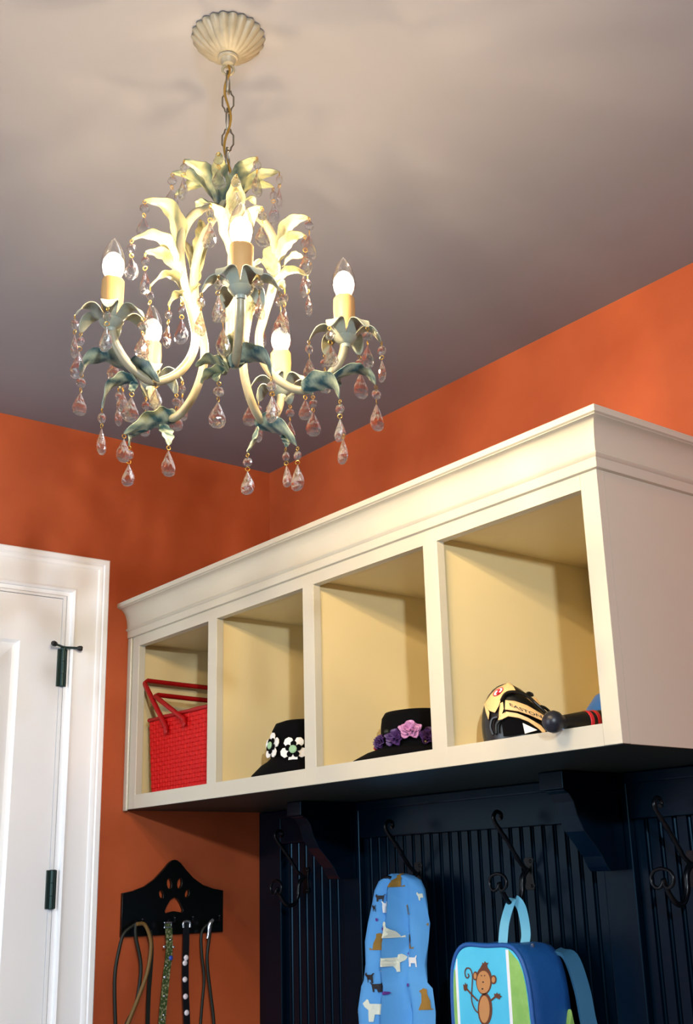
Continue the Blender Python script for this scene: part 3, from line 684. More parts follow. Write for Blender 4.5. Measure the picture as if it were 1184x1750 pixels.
def hat(name, label, c, rc, rb, hgt, droop, top):
    t = thing(name, label, 'hat', (c[0], c[1], ZS))
    mb = MB().lathe([(rb, droop[0]), (rb - 0.002, droop[0] + 0.003), ((rb + rc) / 2, droop[1] + 0.003), (rc + 0.010, droop[2] + 0.002), (rc + 0.004, droop[2] - 0.004), ((rb + rc) / 2, droop[1] - 0.001), (rb - 0.003, droop[0] - 0.001)], (c[0], c[1], ZS), 48)
    br = MB(); prof = [(rc - 0.002, droop[2] - 0.004), ((rb + rc) / 2, droop[1] - 0.002), (rb, droop[0] - 0.0015), (rb + 0.0005, droop[0]), (rb - 0.001, droop[0] + 0.002), ((rb + rc) / 2, droop[1] + 0.0015), (rc + 0.008, droop[2] + 0.001), (rc + 0.001, droop[2] + 0.008), (rc - 0.002, droop[2] + 0.008)]
    br.rings([[V((c[0] + r * math.cos(2 * PI * k / 48), c[1] + r * math.sin(2 * PI * k / 48), ZS + z + 0.004 * math.sin(2 * PI * k / 48 * 2 + 1) * (r - rc) / (rb - rc))) for k in range(48)] for r, z in prof], closed=False)
    part('brim', br, M['felt'], t, smooth=60)
    part('crown', MB().lathe([(rc, droop[2])] + [(rc * a, droop[2] + (hgt - droop[2]) * b) for a, b in top], (c[0], c[1], ZS), 48), M['felt'], t, smooth=60)
    return t
H1 = (0.624, -0.33); h1 = hat('brimmed_hat', 'black brimmed hat with black and white felt flowers, second cubby from the left', H1, 0.080, 0.126, 0.138, (0.008, 0.030, 0.040), [(1.0, 0.2), (0.985, 0.5), (0.95, 0.75), (0.84, 0.92), (0.6, 0.985), (0.3, 1.0), (0.02, 1.0)])
H2 = (1.025, -0.31); h2 = hat('brimmed_hat', 'black brimmed hat with a purple silk rose band, third cubby from the left', H2, 0.085, 0.147, 0.112, (0.006, 0.022, 0.030), [(1.0, 0.2), (0.99, 0.6), (0.96, 0.82), (0.88, 0.95), (0.6, 1.0), (0.3, 1.0), (0.02, 1.0)])
def felt_flower(t, c, rc, az, z, scale, flip):
    a = math.radians(az); n = V((math.cos(a), math.sin(a), 0.12)).normalized(); ux = V((-math.sin(a), math.cos(a), 0)); uz = n.cross(ux); uz = uz if uz.z > 0 else -uz
    o = V((c[0], c[1], ZS + z)) + V((math.cos(a), math.sin(a), 0)) * (rc + 0.001)
    fw = None
    for k in range(5):
        th = 2 * PI * k / 5 + flip
        pts = [(0.004, -0.003), (0.013, -0.0085), (0.021, -0.0095), (0.0265, -0.005), (0.0275, 0.003), (0.022, 0.010), (0.013, 0.009), (0.004, 0.003)]
        q = [((x * math.cos(th) - y * math.sin(th)) * scale, (x * math.sin(th) + y * math.cos(th)) * scale) for x, y in pts]
        f_ = part('flower_petal', MB().prism(q, o + n * (0.004 + 0.001 * (k % 2)), ux, uz, n * 0.003), M['white'], t, bevel=0.0008)
        th2 = th + PI / 5
        q = [((x * math.cos(th2) - y * math.sin(th2)) * scale * 0.62, (x * math.sin(th2) + y * math.cos(th2)) * scale * 0.62) for x, y in pts]
        part('flower_petal', MB().prism(q, o + n * 0.008, ux, uz, n * 0.003), M['felt'], t, bevel=0.0008)
    part('flower_button', MB().lathe([(0.0075 * scale, 0), (0.008 * scale, 0.002), (0.006 * scale, 0.004), (0.002, 0.0035)], o + n * 0.011, 16, axis=n), M['button'], t, smooth=40)
left = math.degrees(math.atan2(-.79, -.61))
felt_flower(h1, H1, 0.080, left + 32, 0.074, 1.15, 0.3)
felt_flower(h1, H1, 0.080, left + 76, 0.060, 1.2, 0.9)
# rose and leaves around the second hat
band = MB().lathe([(0.0865, 0.030), (0.0885, 0.034), (0.0885, 0.050), (0.0862, 0.052)], (*H2, ZS), 40); part('hat_band', band, M['felt'], h2, smooth=50)
def ruffle(t, c, rc, az, z, R, m, layers=4):
    a = math.radians(az); n = V((math.cos(a), math.sin(a), 0.25)).normalized(); ux = V((-math.sin(a), math.cos(a), 0)); uz = n.cross(ux)
    if uz.z < 0: uz = -uz
    o = V((c[0], c[1], ZS + z)) + V((math.cos(a), math.sin(a), 0)) * rc
    for l in range(layers):
        r0 = R * (1 - l / layers * 0.8)
        mb = MB(); N_ = 30
        rings = []
        for q, h in ((0.15, 0.002), (0.6, 0.006), (1.0, 0.010), (0.97, 0.012), (0.55, 0.008), (0.12, 0.004)):
            rings.append([o + (ux * math.cos(2 * PI * k / N_) * 1.25 + uz * math.sin(2 * PI * k / N_)) * r0 * q * (1 + 0.16 * math.sin(5 * 2 * PI * k / N_ + l * 1.7)) + n * (h + l * 0.004 + 0.004 * q * math.sin(7 * 2 * PI * k / N_ + l)) for k in range(N_)])
        mb.rings(rings); part('rose_petals', mb, m, t, smooth=60)
ruffle(h2, H2, 0.086, left + 74, 0.060, 0.019, M['lilac'], 4)
ruffle(h2, H2, 0.086, left + 52, 0.046, 0.018, M['purple'], 3)
ruffle(h2, H2, 0.086, left + 98, 0.046, 0.018, M['purple'], 3)
ruffle(h2, H2, 0.086, left + 22, 0.042, 0.015, M['purple'], 3)
for az, z, m, r in ((left + 116, 0.047, 'berry', 0.008), (left + 8, 0.034, 'berry', 0.007), (left + 40, 0.062, 'leash_dark', 0.007), (left + 92, 0.036, 'leaf_cream', 0.004), (left + 108, 0.036, 'leash_dark', 0.008)):
    a = math.radians(az); part('berry' if m == 'berry' else 'hat_leaf', MB().ball(V((H2[0] + 0.096 * math.cos(a), H2[1] + 0.096 * math.sin(a), ZS + z)), r, 10, 6, (1, 1, 0.8)), M[m], h2, smooth=60)

# baseball glove: leather layers stitched over a domed shell, wrist opening to the front
glove = thing('baseball_glove', 'tan and black leather baseball glove lying in the rightmost cubby', 'glove', (1.409, -0.397, ZS))
GO = V((1.409, -0.397, ZS)); gx = V((0.73, 0.68, 0)).normalized(); gy = V((-0.68, 0.73, 0)).normalized()
ga, gb, gc = 0.072, 0.062, 0.112
def gpt(u, v, off=0.0):
    """pattern coordinate of the leather -> point on its domed shell"""
    X = (u - 395) / 3.947 / 930; Z = (462 - v) / 3.947 / 930 - (u - 395) / 3.947 / 930 * 0.145
    Xc = X + 0.018 * max(0, Z) / 0.1
    e = 1 - (Xc / (ga + 0.004)) ** 2 - (max(Z, 0) / (gc + 0.002)) ** 2
    y = -gb * math.sqrt(max(0.02, e)) - off
    return GO + gx * X + gy * y + V((0, 0, max(Z, 0.0008)))
def gpatch(poly, off, th, dens=3):
    P = []
    for i in range(len(poly)):
        a, b = poly[i], poly[(i + 1) % len(poly)]
        for k in range(dens): P.append((a[0] + (b[0] - a[0]) * k / dens, a[1] + (b[1] - a[1]) * k / dens))
    bm = bmesh.new(); vs = [bm.verts.new((x, y, 0)) for x, y in P]; es = [bm.edges.new((vs[i], vs[(i + 1) % len(vs)])) for i in range(len(vs))]
    f = bmesh.ops.triangle_fill(bm, edges=es, use_beauty=True)
    bmesh.ops.subdivide_edges(bm, edges=bm.edges[:], cuts=1, use_grid_fill=True)
    bm.verts.index_update(); mb = MB(); n = len(bm.verts)
    co = [(v.co.x, v.co.y) for v in bm.verts]; fs = [tuple(v.index for v in f.verts) for f in bm.faces]
    bd = [tuple(v.index for v in e.verts) for e in bm.edges if e.is_boundary]; bm.free()
    mb.add([gpt(u, v, off + th) for u, v in co] + [gpt(u, v, off - 0.004) for u, v in co], fs + [tuple(i + n for i in reversed(f)) for f in fs] + [(a, b, b + n, a + n) for a, b in bd])
    return mb
mb = MB(); rings = []
for i in range(11):
    ph = PI / 2 * i / 10
    rings.append([GO + gx * (ga * math.cos(ph) * math.cos(2 * PI * k / 36) - 0.018 * gc * math.sin(ph) / 0.1) + gy * (gb * math.cos(ph) * math.sin(2 * PI * k / 36)) + V((0, 0, 0.0008 + gc * 0.985 * math.sin(ph) * (1 - 0.25 * max(0, math.cos(2 * PI * k / 36)) * math.cos(ph)))) for k in range(36)])
mb.rings(rings); part('glove_shell', mb, M['black_leather'], glove, smooth=70)
part('back_panel', gpatch([(160, 225), (200, 170), (245, 122), (330, 72), (356, 98), (372, 138), (312, 152), (272, 198), (250, 255), (222, 300), (188, 288), (166, 262)], 0.001, 0.004), M['tan'], glove, smooth=70)
part('finger_panel', gpatch([(150, 235), (163, 228), (185, 300), (175, 350), (160, 300)], 0.0, 0.003), M['tan'], glove, smooth=70)
part('thumb_panel', gpatch([(440, 175), (505, 165), (535, 215), (545, 255), (490, 215)], 0.0, 0.003), M['tan'], glove, smooth=70)
ws = part('wrist_strap', gpatch([(298, 213), (360, 214), (440, 235), (545, 288), (556, 308), (530, 326), (450, 300), (380, 283), (292, 278)], 0.006, 0.005), M['tan'], glove, smooth=70)
part('edge_band', gpatch([(240, 352), (255, 318), (300, 292), (370, 297), (440, 320), (520, 360), (548, 392), (540, 418), (500, 382), (440, 345), (380, 327), (310, 322), (270, 345)], 0.004, 0.005), M['tan'], glove, smooth=70)
part('side_strap', gpatch([(250, 300), (262, 235), (280, 225), (284, 270), (262, 330), (246, 345)], 0.004, 0.004), M['tan'], glove, smooth=70)
part('opening_lining', gpatch([(262, 350), (320, 328), (400, 340), (470, 370), (520, 405), (400, 432), (270, 455)], 0.0, 0.0035), M['felt'], glove, smooth=70)
part('size_tag', gpatch([(402, 358), (495, 394), (412, 428)], 0.003, 0.003), M['white'], glove, label='white triangular tag')
mb = MB()
for P in ([(270, 215), (300, 165), (350, 145), (410, 150), (460, 175), (520, 230), (570, 275)], [(240, 330), (205, 345), (190, 400), (205, 450)], [(262, 345), (230, 380), (225, 440)], [(430, 165), (455, 140), (480, 150), (440, 160)], [(530, 225), (560, 230), (600, 262)], [(300, 285), (290, 310), (262, 352)]):
    mb.tube(spline([gpt(u, v, 0.006) for u, v in P], 4), 0.0030, 6)
part('lacing', mb, M['black_leather'], glove, smooth=60)
def text_pts(body, size):
    cu = bpy.data.curves.new('lettering', 'FONT'); cu.body = body; cu.size = size; cu.align_x = 'CENTER'; cu.align_y = 'CENTER'; cu.offset = size * 0.012
    o = bpy.data.objects.new('lettering', cu); COL.objects.link(o); bpy.context.view_layer.update()
    me = bpy.data.meshes.new_from_object(o.evaluated_get(bpy.context.evaluated_depsgraph_get())); bpy.data.objects.remove(o); bpy.data.curves.remove(cu)
    bm = bmesh.new(); bm.from_mesh(me); bmesh.ops.triangulate(bm, faces=bm.faces); bm.verts.index_update()
    r = [(v.co.x, v.co.y) for v in bm.verts], [tuple(v.index for v in f.verts) for f in bm.faces]; bm.free(); bpy.data.meshes.remove(me); return r
def on_strap(x, y, off):
    # x along the strap (0..1), y across (-.5...5), curved like the strap
    cu = 325 + x * 205; cv = 238 + 60 * x + 6 * math.sin(PI * x) + 0
    return gpt(cu - y * 12, cv + 4 - y * 46, off)
tv, tf = text_pts('EASTON', 1.0)
w0 = min(x for x, y in tv); w1 = max(x for x, y in tv)
mb = MB().add([on_strap((x - w0) / (w1 - w0), y * 0.62, 0.0118) for x, y in tv], tf); part('lettering', mb, M['ink'], ws)
def disc(c, rx, ry, rot, n=24): return [(c[0] + rx * math.cos(t) * math.cos(rot) - ry * math.sin(t) * math.sin(rot), c[1] + rx * math.cos(t) * math.sin(rot) + ry * math.sin(t) * math.cos(rot)) for t in [2 * PI * k / n for k in range(n)]]
em = part('emblem', gpatch(disc((252, 150), 46, 20, -0.75), 0.004, 0.0022, 1), M['bat_red'], glove, label='red oval stitched emblem')
part('emblem_field', gpatch(disc((252, 150), 38, 14, -0.75), 0.005, 0.0022, 1), M['white'], em)
part('emblem_mark', gpatch([(236, 168), (250, 146), (240, 142), (262, 128), (270, 136), (256, 152), (264, 158), (246, 174)], 0.006, 0.0022, 1), M['bat_red'], em)

# bat with the round knob poking out over the front edge
bat = thing('baseball_bat', 'black baseball bat with a round dark blue knob beside the glove', 'bat', (1.6, -0.3, ZS))
b0 = V((1.5815, -0.5025, 1.5845)); bd = V((0.16, 0.98, 0.035)).normalized()
part('knob', MB().lathe([(0.004, -0.0185), (0.011, -0.016), (0.0172, -0.009), (0.0193, 0), (0.0175, 0.008), (0.013, 0.014), (0.011, 0.020)], b0, 20, axis=bd), M['knob'], bat, smooth=60)
part('handle_grip', MB().lathe([(0.0108, 0.016), (0.0130, 0.03), (0.0185, 0.065), (0.0205, 0.10)], b0, 20, axis=bd), M['black_leather'], bat, smooth=60)
part('barrel', MB().lathe([(0.0205, 0.10), (0.0215, 0.17), (0.0225, 0.26), (0.0225, 0.42), (0.019, 0.437), (0.006, 0.442)], b0, 20, axis=bd), M['bat'], bat, smooth=60)
for z0 in (0.066, 0.081): part('stripe', MB().lathe([(0.0180 + (z0 - 0.066) * 0.06, z0), (0.0192 + (z0 - 0.066) * 0.06, z0 + 0.001), (0.0197 + (z0 - 0.066) * 0.06, z0 + 0.008), (0.0185 + (z0 - 0.066) * 0.06, z0 + 0.009)], b0, 20, axis=bd), M['bat_red'], bat, smooth=60)
# blue cap behind the bat
CP = V((1.464, -0.160, ZS)); capo = thing('cap', 'bright blue hard cap behind the baseball bat in the rightmost cubby', 'cap', CP)
part('cap_crown', MB().lathe([(0.080, 0.004), (0.084, 0.02), (0.083, 0.045), (0.076, 0.074), (0.057, 0.099), (0.028, 0.113), (0.003, 0.116)], CP, 36), M['cap'], capo, smooth=60)
mb = MB(); top = []; 
N_ = 20
rings = []
for q, z in ((0.078, 0.046), (0.105, 0.044), (0.128, 0.036), (0.130, 0.032), (0.105, 0.038), (0.078, 0.040)):
    rings.append([CP + V(((0.080 + (q - 0.078) * math.sin(PI * k / N_) ** 0.7) * math.cos(math.radians(148 + 150 * k / N_)), (0.080 + (q - 0.078) * math.sin(PI * k / N_) ** 0.7) * math.sin(math.radians(148 + 150 * k / N_)), z)) for k in range(N_ + 1)])
vs = [p for r in rings for p in r]; n1 = N_ + 1; fs = []
for i in range(6):
    for k in range(N_): a, b = i * n1 + k, ((i + 1) % 6) * n1 + k; fs.append((a, a + 1, b + 1, b))
mb.add(vs, fs); part('visor', mb, M['cap'], capo, smooth=60)

# ------------------------------------------------------------------ leash rack on the end wall
RX = 0.0125
rack = thing('leash_rack', 'black wooden leash rack with a paw cut-out on the orange end wall', 'rack', (0.001, -0.3275, 1.30))
cu = bpy.data.curves.new('rack_board', 'CURVE'); cu.dimensions = '2D'; cu.fill_mode = 'BOTH'; cu.extrude = 0.004; cu.bevel_depth = 0.0015
def poly(pts):
    s = cu.splines.new('POLY'); s.points.add(len(pts) - 1); s.use_cyclic_u = True
    for p, (a, b) in zip(s.points, pts): p.co = (a, b, 0, 1)
out = [(-0.1545, -0.085), (0.1545, -0.085), (0.1545, 0.021)]
prof_r = [(0.125, 0.026), (0.09, 0.037), (0.06, 0.055), (0.035, 0.078), (0.018, 0.096), (0.007, 0.103)]
out += prof_r + [(0, 0.1045)] + [(-a, b) for a, b in reversed(prof_r)] + [(-0.1545, 0.021)]
poly(out)
poly([(-0.026, -0.034), (-0.030, -0.026), (-0.022, -0.010), (-0.012, 0.004), (0, 0.010), (0.012, 0.004), (0.022, -0.010), (0.030, -0.026), (0.026, -0.034), (0.012, -0.031), (0, -0.029), (-0.012, -0.031)])
for c, rx, ry, ro in (((-0.016, 0.044), 0.0085, 0.0155, 0.15), ((0.016, 0.044), 0.0085, 0.0155, -0.15), ((-0.040, 0.017), 0.0075, 0.0125, 0.3), ((0.040, 0.017), 0.0075, 0.0125, -0.3)):
    poly(disc(c, rx, ry, ro, 18))
ob = bpy.data.objects.new('tmp', cu); COL.objects.link(ob); bpy.context.view_layer.update()
me = bpy.data.meshes.new_from_object(ob.evaluated_get(bpy.context.evaluated_depsgraph_get())); bpy.data.objects.remove(ob)
me.name = 'rack_board'
Mx = Matrix(((0, 0, 1, 0.0060), (1, 0, 0, -0.0005), (0, 1, 0, 0), (0, 0, 0, 1)))
me.transform(Mx)
link('rack_board', me, M['rack'], rack)
hooks = [(-0.436, 1.243), (-0.339, 1.243), (-0.283, 1.243), (-0.199, 1.243)]
for y, z in hooks:
    mb = MB().tube(spline([(RX - 0.001, y, z + 0.004), (RX + 0.012, y, z), (RX + 0.022, y, z + 0.003), (RX + 0.026, y, z + 0.012)], 4), 0.0035, 8)
    mb.ball((RX + 0.026, y, z + 0.013), 0.0052, 8, 6); mb.lathe([(0.008, 0), (0.008, 0.002), (0.004, 0.003)], (RX - 0.0005, y, z + 0.004), 12, axis=(1, 0, 0))
    part('peg', mb, M['iron'], rack, smooth=60)
def strap(name, pts, w, th, m, parent, lat=(0, 1, 0), smooth=50):
    c = spline(pts, 6); rings = []
    for i, p in enumerate(c):
        T = (c[min(i + 1, len(c) - 1)] - c[max(i - 1, 0)]).normalized(); L = V(lat); L = (L - T * L.dot(T)).normalized(); N = T.cross(L)
        rings.append([p + L * w / 2 + N * th / 2, p - L * w / 2 + N * th / 2, p - L * w / 2 - N * th / 2, p + L * w / 2 - N * th / 2])
    return part(name, MB().rings(rings), m, parent, smooth=smooth)
def on_x(pts, x): return [V((x, y, z)) for y, z in pts]
def leash(label, loc):
    return thing('leash', label, 'leash', loc, 'dog leashes on the rack')
l1 = leash('dark cord leash looped over the leftmost peg of the rack', (RX + 0.016, -0.436, 1.243))
x = RX + 0.012
part('cord', MB().tube(spline(on_x([(-0.4491, 1.245), (-0.4825, 1.223), (-0.496, 1.181), (-0.5042, 1.132), (-0.5037, 1.076), (-0.4972, 0.993), (-0.4918, 0.9381)], x) , 5), 0.0046, 8), M['leash_dark'], l1, smooth=60)
part('cord', MB().tube(spline(on_x([(-0.4513, 1.245), (-0.4503, 1.215), (-0.4347, 1.156), (-0.4334, 1.114), (-0.4449, 1.051), (-0.4716, 1.002), (-0.4862, 0.9515)], x + 0.004), 5), 0.0046, 8), M['leash_dark'], l1, smooth=60)
l2 = leash('olive tan cord leash hanging in a loop beside the dark cord leash', (RX + 0.022, -0.43, 1.243))
part('cord', MB().tube(spline(on_x([(-0.4532, 1.245), (-0.4308, 1.243), (-0.4143, 1.213), (-0.41, 1.181), (-0.4187, 1.127), (-0.4376, 1.079), (-0.4627, 1.025), (-0.4842, 0.9792)], x + 0.014), 5), 0.0052, 8), M['leash_tan'], l2, smooth=60)
strap('strap', on_x([(-0.4104, 1.227), (-0.4039, 1.183), (-0.4057, 1.126), (-0.4092, 1.07), (-0.4101, 0.9857), (-0.4106, 0.9443)], x + 0.006), 0.011, 0.003, M['leash_dark'], l2)
l3 = leash('green patterned leash with small studs, second peg from the left', (RX + 0.014, -0.339, 1.243))
strap('strap', on_x([(-0.3597, 1.243), (-0.3554, 1.21), (-0.3544, 1.167), (-0.3604, 1.123), (-0.3645, 1.081), (-0.3687, 1.039), (-0.3724, 0.9828), (-0.3731, 0.9412)], x + 0.012), 0.0195, 0.003, M['leash_green'], l3)
mb = MB(); p = V((x + 0.016, -0.3619, 1.239))
mb.tube([p + V((0, -0.010, 0.006)), p + V((0, 0.010, 0.006)), p + V((0, 0.010, -0.006)), p + V((0, -0.010, -0.006))], 0.0022, 6, closed=True)
part('buckle', mb, M['steel'], l3, smooth=50, label='steel buckle')
for y, z, r in ((-0.3703, 1.185, 0.004), (-0.342, 1.183, 0.003), (-0.3667, 1.11, 0.0042), (-0.3673, 1.064, 0.003), (-0.3678, 1.018, 0.003), (-0.3728, 1.008, 0.0025), (-0.3639, 1.138, 0.0025), (-0.3531, 1.202, 0.0025)):
    part('stud', MB().ball(V((x + 0.0145, y, z)), r, 8, 6, (0.6, 1, 1)), M['steel'], l3, smooth=50)
part('bead', MB().ball(V((x + 0.015, -0.3505, 1.156)), 0.0062, 10, 6, (0.6, 1, 1)), M['blue_gem'], l3, smooth=50, label='blue bead')
l4 = leash('black leather leash with a row of round studs, third peg from the left', (RX + 0.014, -0.283, 1.243))
strap('strap', on_x([(-0.3042, 1.244), (-0.3032, 1.193), (-0.3042, 1.149), (-0.3028, 1.077), (-0.2979, 1.004), (-0.2948, 0.9336)], x + 0.012), 0.0185, 0.003, M['leash_black'], l4)
p = V((x + 0.016, -0.3046, 1.238)); mb = MB()
mb.tube(spline([p + V((0, -0.010, -0.008)), p + V((0, -0.010, 0.005)), p + V((0, 0, 0.008)), p + V((0, 0.010, 0.005)), p + V((0, 0.010, -0.008))], 4), 0.003, 8)
part('buckle', mb, M['steel'], l4, smooth=50, label='steel buckle')
for y, z in ((-0.3073, 1.141), (-0.3065, 1.1), (-0.3039, 1.058), (-0.2996, 1.018), (-0.3039, 1.154)):
    part('stud', MB().ball(V((x + 0.0145, y, z)), 0.0074, 10, 6, (0.5, 1, 1)), M['pearl'], l4, smooth=50)
l5 = leash('thin dark cord leash on the rightmost peg of the rack', (RX + 0.014, -0.199, 1.243))
part('cord', MB().tube(spline(on_x([(-0.222, 1.242), (-0.2532, 1.218), (-0.2524, 1.161), (-0.2443, 1.101), (-0.249, 1.044), (-0.2552, 0.9722), (-0.2563, 0.9297)], x + 0.01), 5), 0.0038, 8), M['leash_dark'], l5, smooth=60)
part('cord', MB().tube(spline(on_x([(-0.2245, 1.242), (-0.2315, 1.205), (-0.2381, 1.145), (-0.2281, 1.071), (-0.2163, 0.9978), (-0.2119, 0.9258)], x + 0.014), 5), 0.0042, 8), M['leash_dark'], l5, smooth=60)
part('clasp', MB().tube(spline(on_x([(-0.2245, 1.247), (-0.2355, 1.235), (-0.2371, 1.217), (-0.2424, 1.199)], x + 0.02), 4), [0.0045, 0.005, 0.0055, 0.0055, 0.005, 0.005, 0.0055, 0.0055, 0.005, 0.004, 0.004, 0.004, 0.004], 8), M['steel'], l5, smooth=50, label='steel clasp')

# ------------------------------------------------------------------ blue cloth apron on the second hook
apr = thing('apron', 'sky blue cloth apron printed with dogs hanging from a dark iron hook', 'apron', (0.69, -0.12, 1.34))
rows = [(1.352, 0.676, 0.705), (1.346, 0.655, 0.742), (1.335, 0.635, 0.768), (1.315, 0.622, 0.781), (1.28, 0.612, 0.787), (1.24, 0.607, 0.788), (1.20, 0.600, 0.783), (1.15, 0.588, 0.775), (1.112, 0.578, 0.775), (1.10, 0.568, 0.790), (1.05, 0.563, 0.795), (0.98, 0.552, 0.798), (0.88, 0.540, 0.802), (0.76, 0.530, 0.806)]
NA = 44
def cloth(i, th):
    z, xa, xb = rows[i]; t = i / (len(rows) - 1)
    cx, hw = (xa + xb) / 2, (xb - xa) / 2; dep = 0.030 + 0.035 * min(1, t * 2.2)
    k = min(1, t * 3.0); q = math.cos(th); front = math.sin(th) >= 0
    if front:
        FX = (-1, -.86, -.62, -.42, -.22, -.08, .04, .17, .27, .42, .62, .85, 1); FH = (0, .026, .050, .046, .034, .008, .050, .056, .020, .006, .016, .008, 0)
        j = max(i for i in range(len(FX) - 1) if FX[i] <= q + 1e-9); f = (q - FX[j]) / (FX[j + 1] - FX[j]); f = f * f * (3 - 2 * f)
        h = FH[j] + (FH[j + 1] - FH[j]) * f
        y = -0.100 - (1 - k) * dep * math.sin(th) * 0.7 - k * (h * (1.0 + 0.25 * t) + 0.006 * math.sin(th))
        y += k * 0.006 * math.sin(q * 9 + z * 40)
    else:
        y = -0.100 + 0.02 * math.sin(th) * -0.8
    return V((cx + hw * math.cos(th), min(y, -0.070 + 0.0), z))
def cl(ti, th):
    i = int(ti); f = ti - i; i2 = min(i + 1, len(rows) - 1); return cloth(i, th).lerp(cloth(i2, th), f)
mb = MB(); rings = []
for i in range(len(rows) - 1):
    for f in (0, 0.5): rings.append([cl(i + f, 2 * PI * k / NA) for k in range(NA)])
rings.append([cl(len(rows) - 1, 2 * PI * k / NA) for k in range(NA)])
mb.rings(rings); part('cloth_body', mb, M['cloth'], apr, smooth=80)
def z2t(z):
    for i in range(len(rows) - 1):
        if rows[i][0] >= z >= rows[i + 1][0]: return i + (rows[i][0] - z) / (rows[i][0] - rows[i + 1][0])
    return 0.3
def cloth_at(x, z):
    t = z2t(z); i = int(t); f = t - i; a, b = rows[i], rows[min(i + 1, len(rows) - 1)]
    xa, xb = a[1] + (b[1] - a[1]) * f, a[2] + (b[2] - a[2]) * f
    c = max(-0.97, min(0.97, (x - (xa + xb) / 2) / ((xb - xa) / 2))); th = math.acos(c)
    p = cl(t, th); dt = cl(min(t + 0.05, len(rows) - 1.01), th) - p; dh = cl(t, th + 0.02) - p; n = dh.cross(dt)
    n = n if n.y < 0 else -n
    return p + (n.normalized() if n.length > 1e-9 else V((0, -1, 0))) * 0.0018
DOG = [(-1, 0.55), (-0.72, 0.85), (-0.55, 0.80), (-0.45, 0.55), (0.55, 0.55), (0.85, 0.85), (0.95, 0.8), (0.74, 0.40), (0.72, -0.7), (0.46, -0.7), (0.40, -0.2), (-0.20, -0.2), (-0.26, -0.7), (-0.52, -0.7), (-0.58, 0.1), (-0.85, 0.3)]
SIT = [(-0.5, 0.75), (-0.2, 1.0), (0.15, 0.9), (0.2, 0.5), (0.45, -0.1), (0.55, -0.8), (0.9, -0.6), (0.9, -0.85), (-0.35, -0.9), (-0.2, -0.2), (-0.3, 0.5)]
def print_patch(px, pz, sx, sy, shape, m, mir=1):
    P = []
    for i in range(len(shape)):
        a, b = shape[i], shape[(i + 1) % len(shape)]
        for k in range(2): P.append((a[0] + (b[0] - a[0]) * k / 2, a[1] + (b[1] - a[1]) * k / 2))
    bm = bmesh.new(); bv = [bm.verts.new((p[0], p[1], 0)) for p in P]; be = [bm.edges.new((bv[i], bv[(i + 1) % len(bv)])) for i in range(len(bv))]
    bmesh.ops.triangle_fill(bm, edges=be, use_beauty=True); bmesh.ops.subdivide_edges(bm, edges=bm.edges[:], cuts=2, use_grid_fill=True)
    bm.verts.index_update(); vs = [cloth_at(px + mir * v.co.x * sx, pz + v.co.y * sy) for v in bm.verts]
    fs = [tuple(v.index for v in f.verts) for f in bm.faces]; bm.free()
    part('dog_print' if len(shape) > 8 else 'dot_print', MB().add(vs, fs), M[m], apr)
for px, pz, s, sh, m, mi in ((.60, .98, .026, DOG, 'dog_cream', -1), (.68, .96, .024, SIT, 'dog_gold', 1), (.75, .99, .020, DOG, 'white', 1), (.58, .90, .020, SIT, 'dog_gold', -1), (.66, .87, .024, DOG, 'ink', 1), (.74, .90, .026, DOG, 'dog_cream', -1), (.61, .81, .024, DOG, 'white', 1), (.71, .80, .022, SIT, 'dog_gold', 1)):
    print_patch(px, pz, s, s, sh, m, mi)
DOT = [(math.cos(k * PI / 4), math.sin(k * PI / 4)) for k in range(8)]
for px, pz, s, sh, m, mi in ((0.7175, 1.335, 0.0156, SIT, 'dog_gold', 1), (0.6926, 1.276, 0.0168, DOG, 'white', -1), (0.6574, 1.274, 0.0096, DOG, 'ink', 1), (0.707, 1.226, 0.0192, SIT, 'dog_cream', 1), (0.6623, 1.199, 0.0204, SIT, 'dog_gold', -1), (0.7414, 1.2, 0.0168, SIT, 'dog_gold', 1), (0.7941, 1.218, 0.0264, SIT, 'dog_gold', 1), (0.7414, 1.27, 0.012, SIT, 'dog_gold', 1),
                              (0.6986, 1.152, 0.0252, DOG, 'dog_cream', -1), (0.7451, 1.157, 0.0168, DOG, 'white', 1), (0.6363, 1.119, 0.0144, DOG, 'ink', 1), (0.6528, 1.099, 0.0144, DOG, 'ink', -1), (0.7748, 1.076, 0.024, SIT, 'dog_gold', 1), (0.6478, 1.046, 0.0312, DOG, 'dog_cream', 1), (0.7898, 1.152, 0.0144, DOG, 'dog_cream', 1), (0.6741, 1.297, 0.0108, DOG, 'ink', 1), (0.7788, 1.299, 0.012, DOG, 'dog_cream', 1), (0.5845, 1.055, 0.0168, SIT, 'dog_gold', 1)):
    print_patch(px, pz, s, s, sh, m, mi)
for px, pz in ((0.6627, 1.249), (0.6748, 1.228), (0.7378, 1.106), (0.7332, 1.063), (0.7272, 1.173), (0.6993, 1.09)): print_patch(px, pz, .0038, .0038, DOT, 'dot')

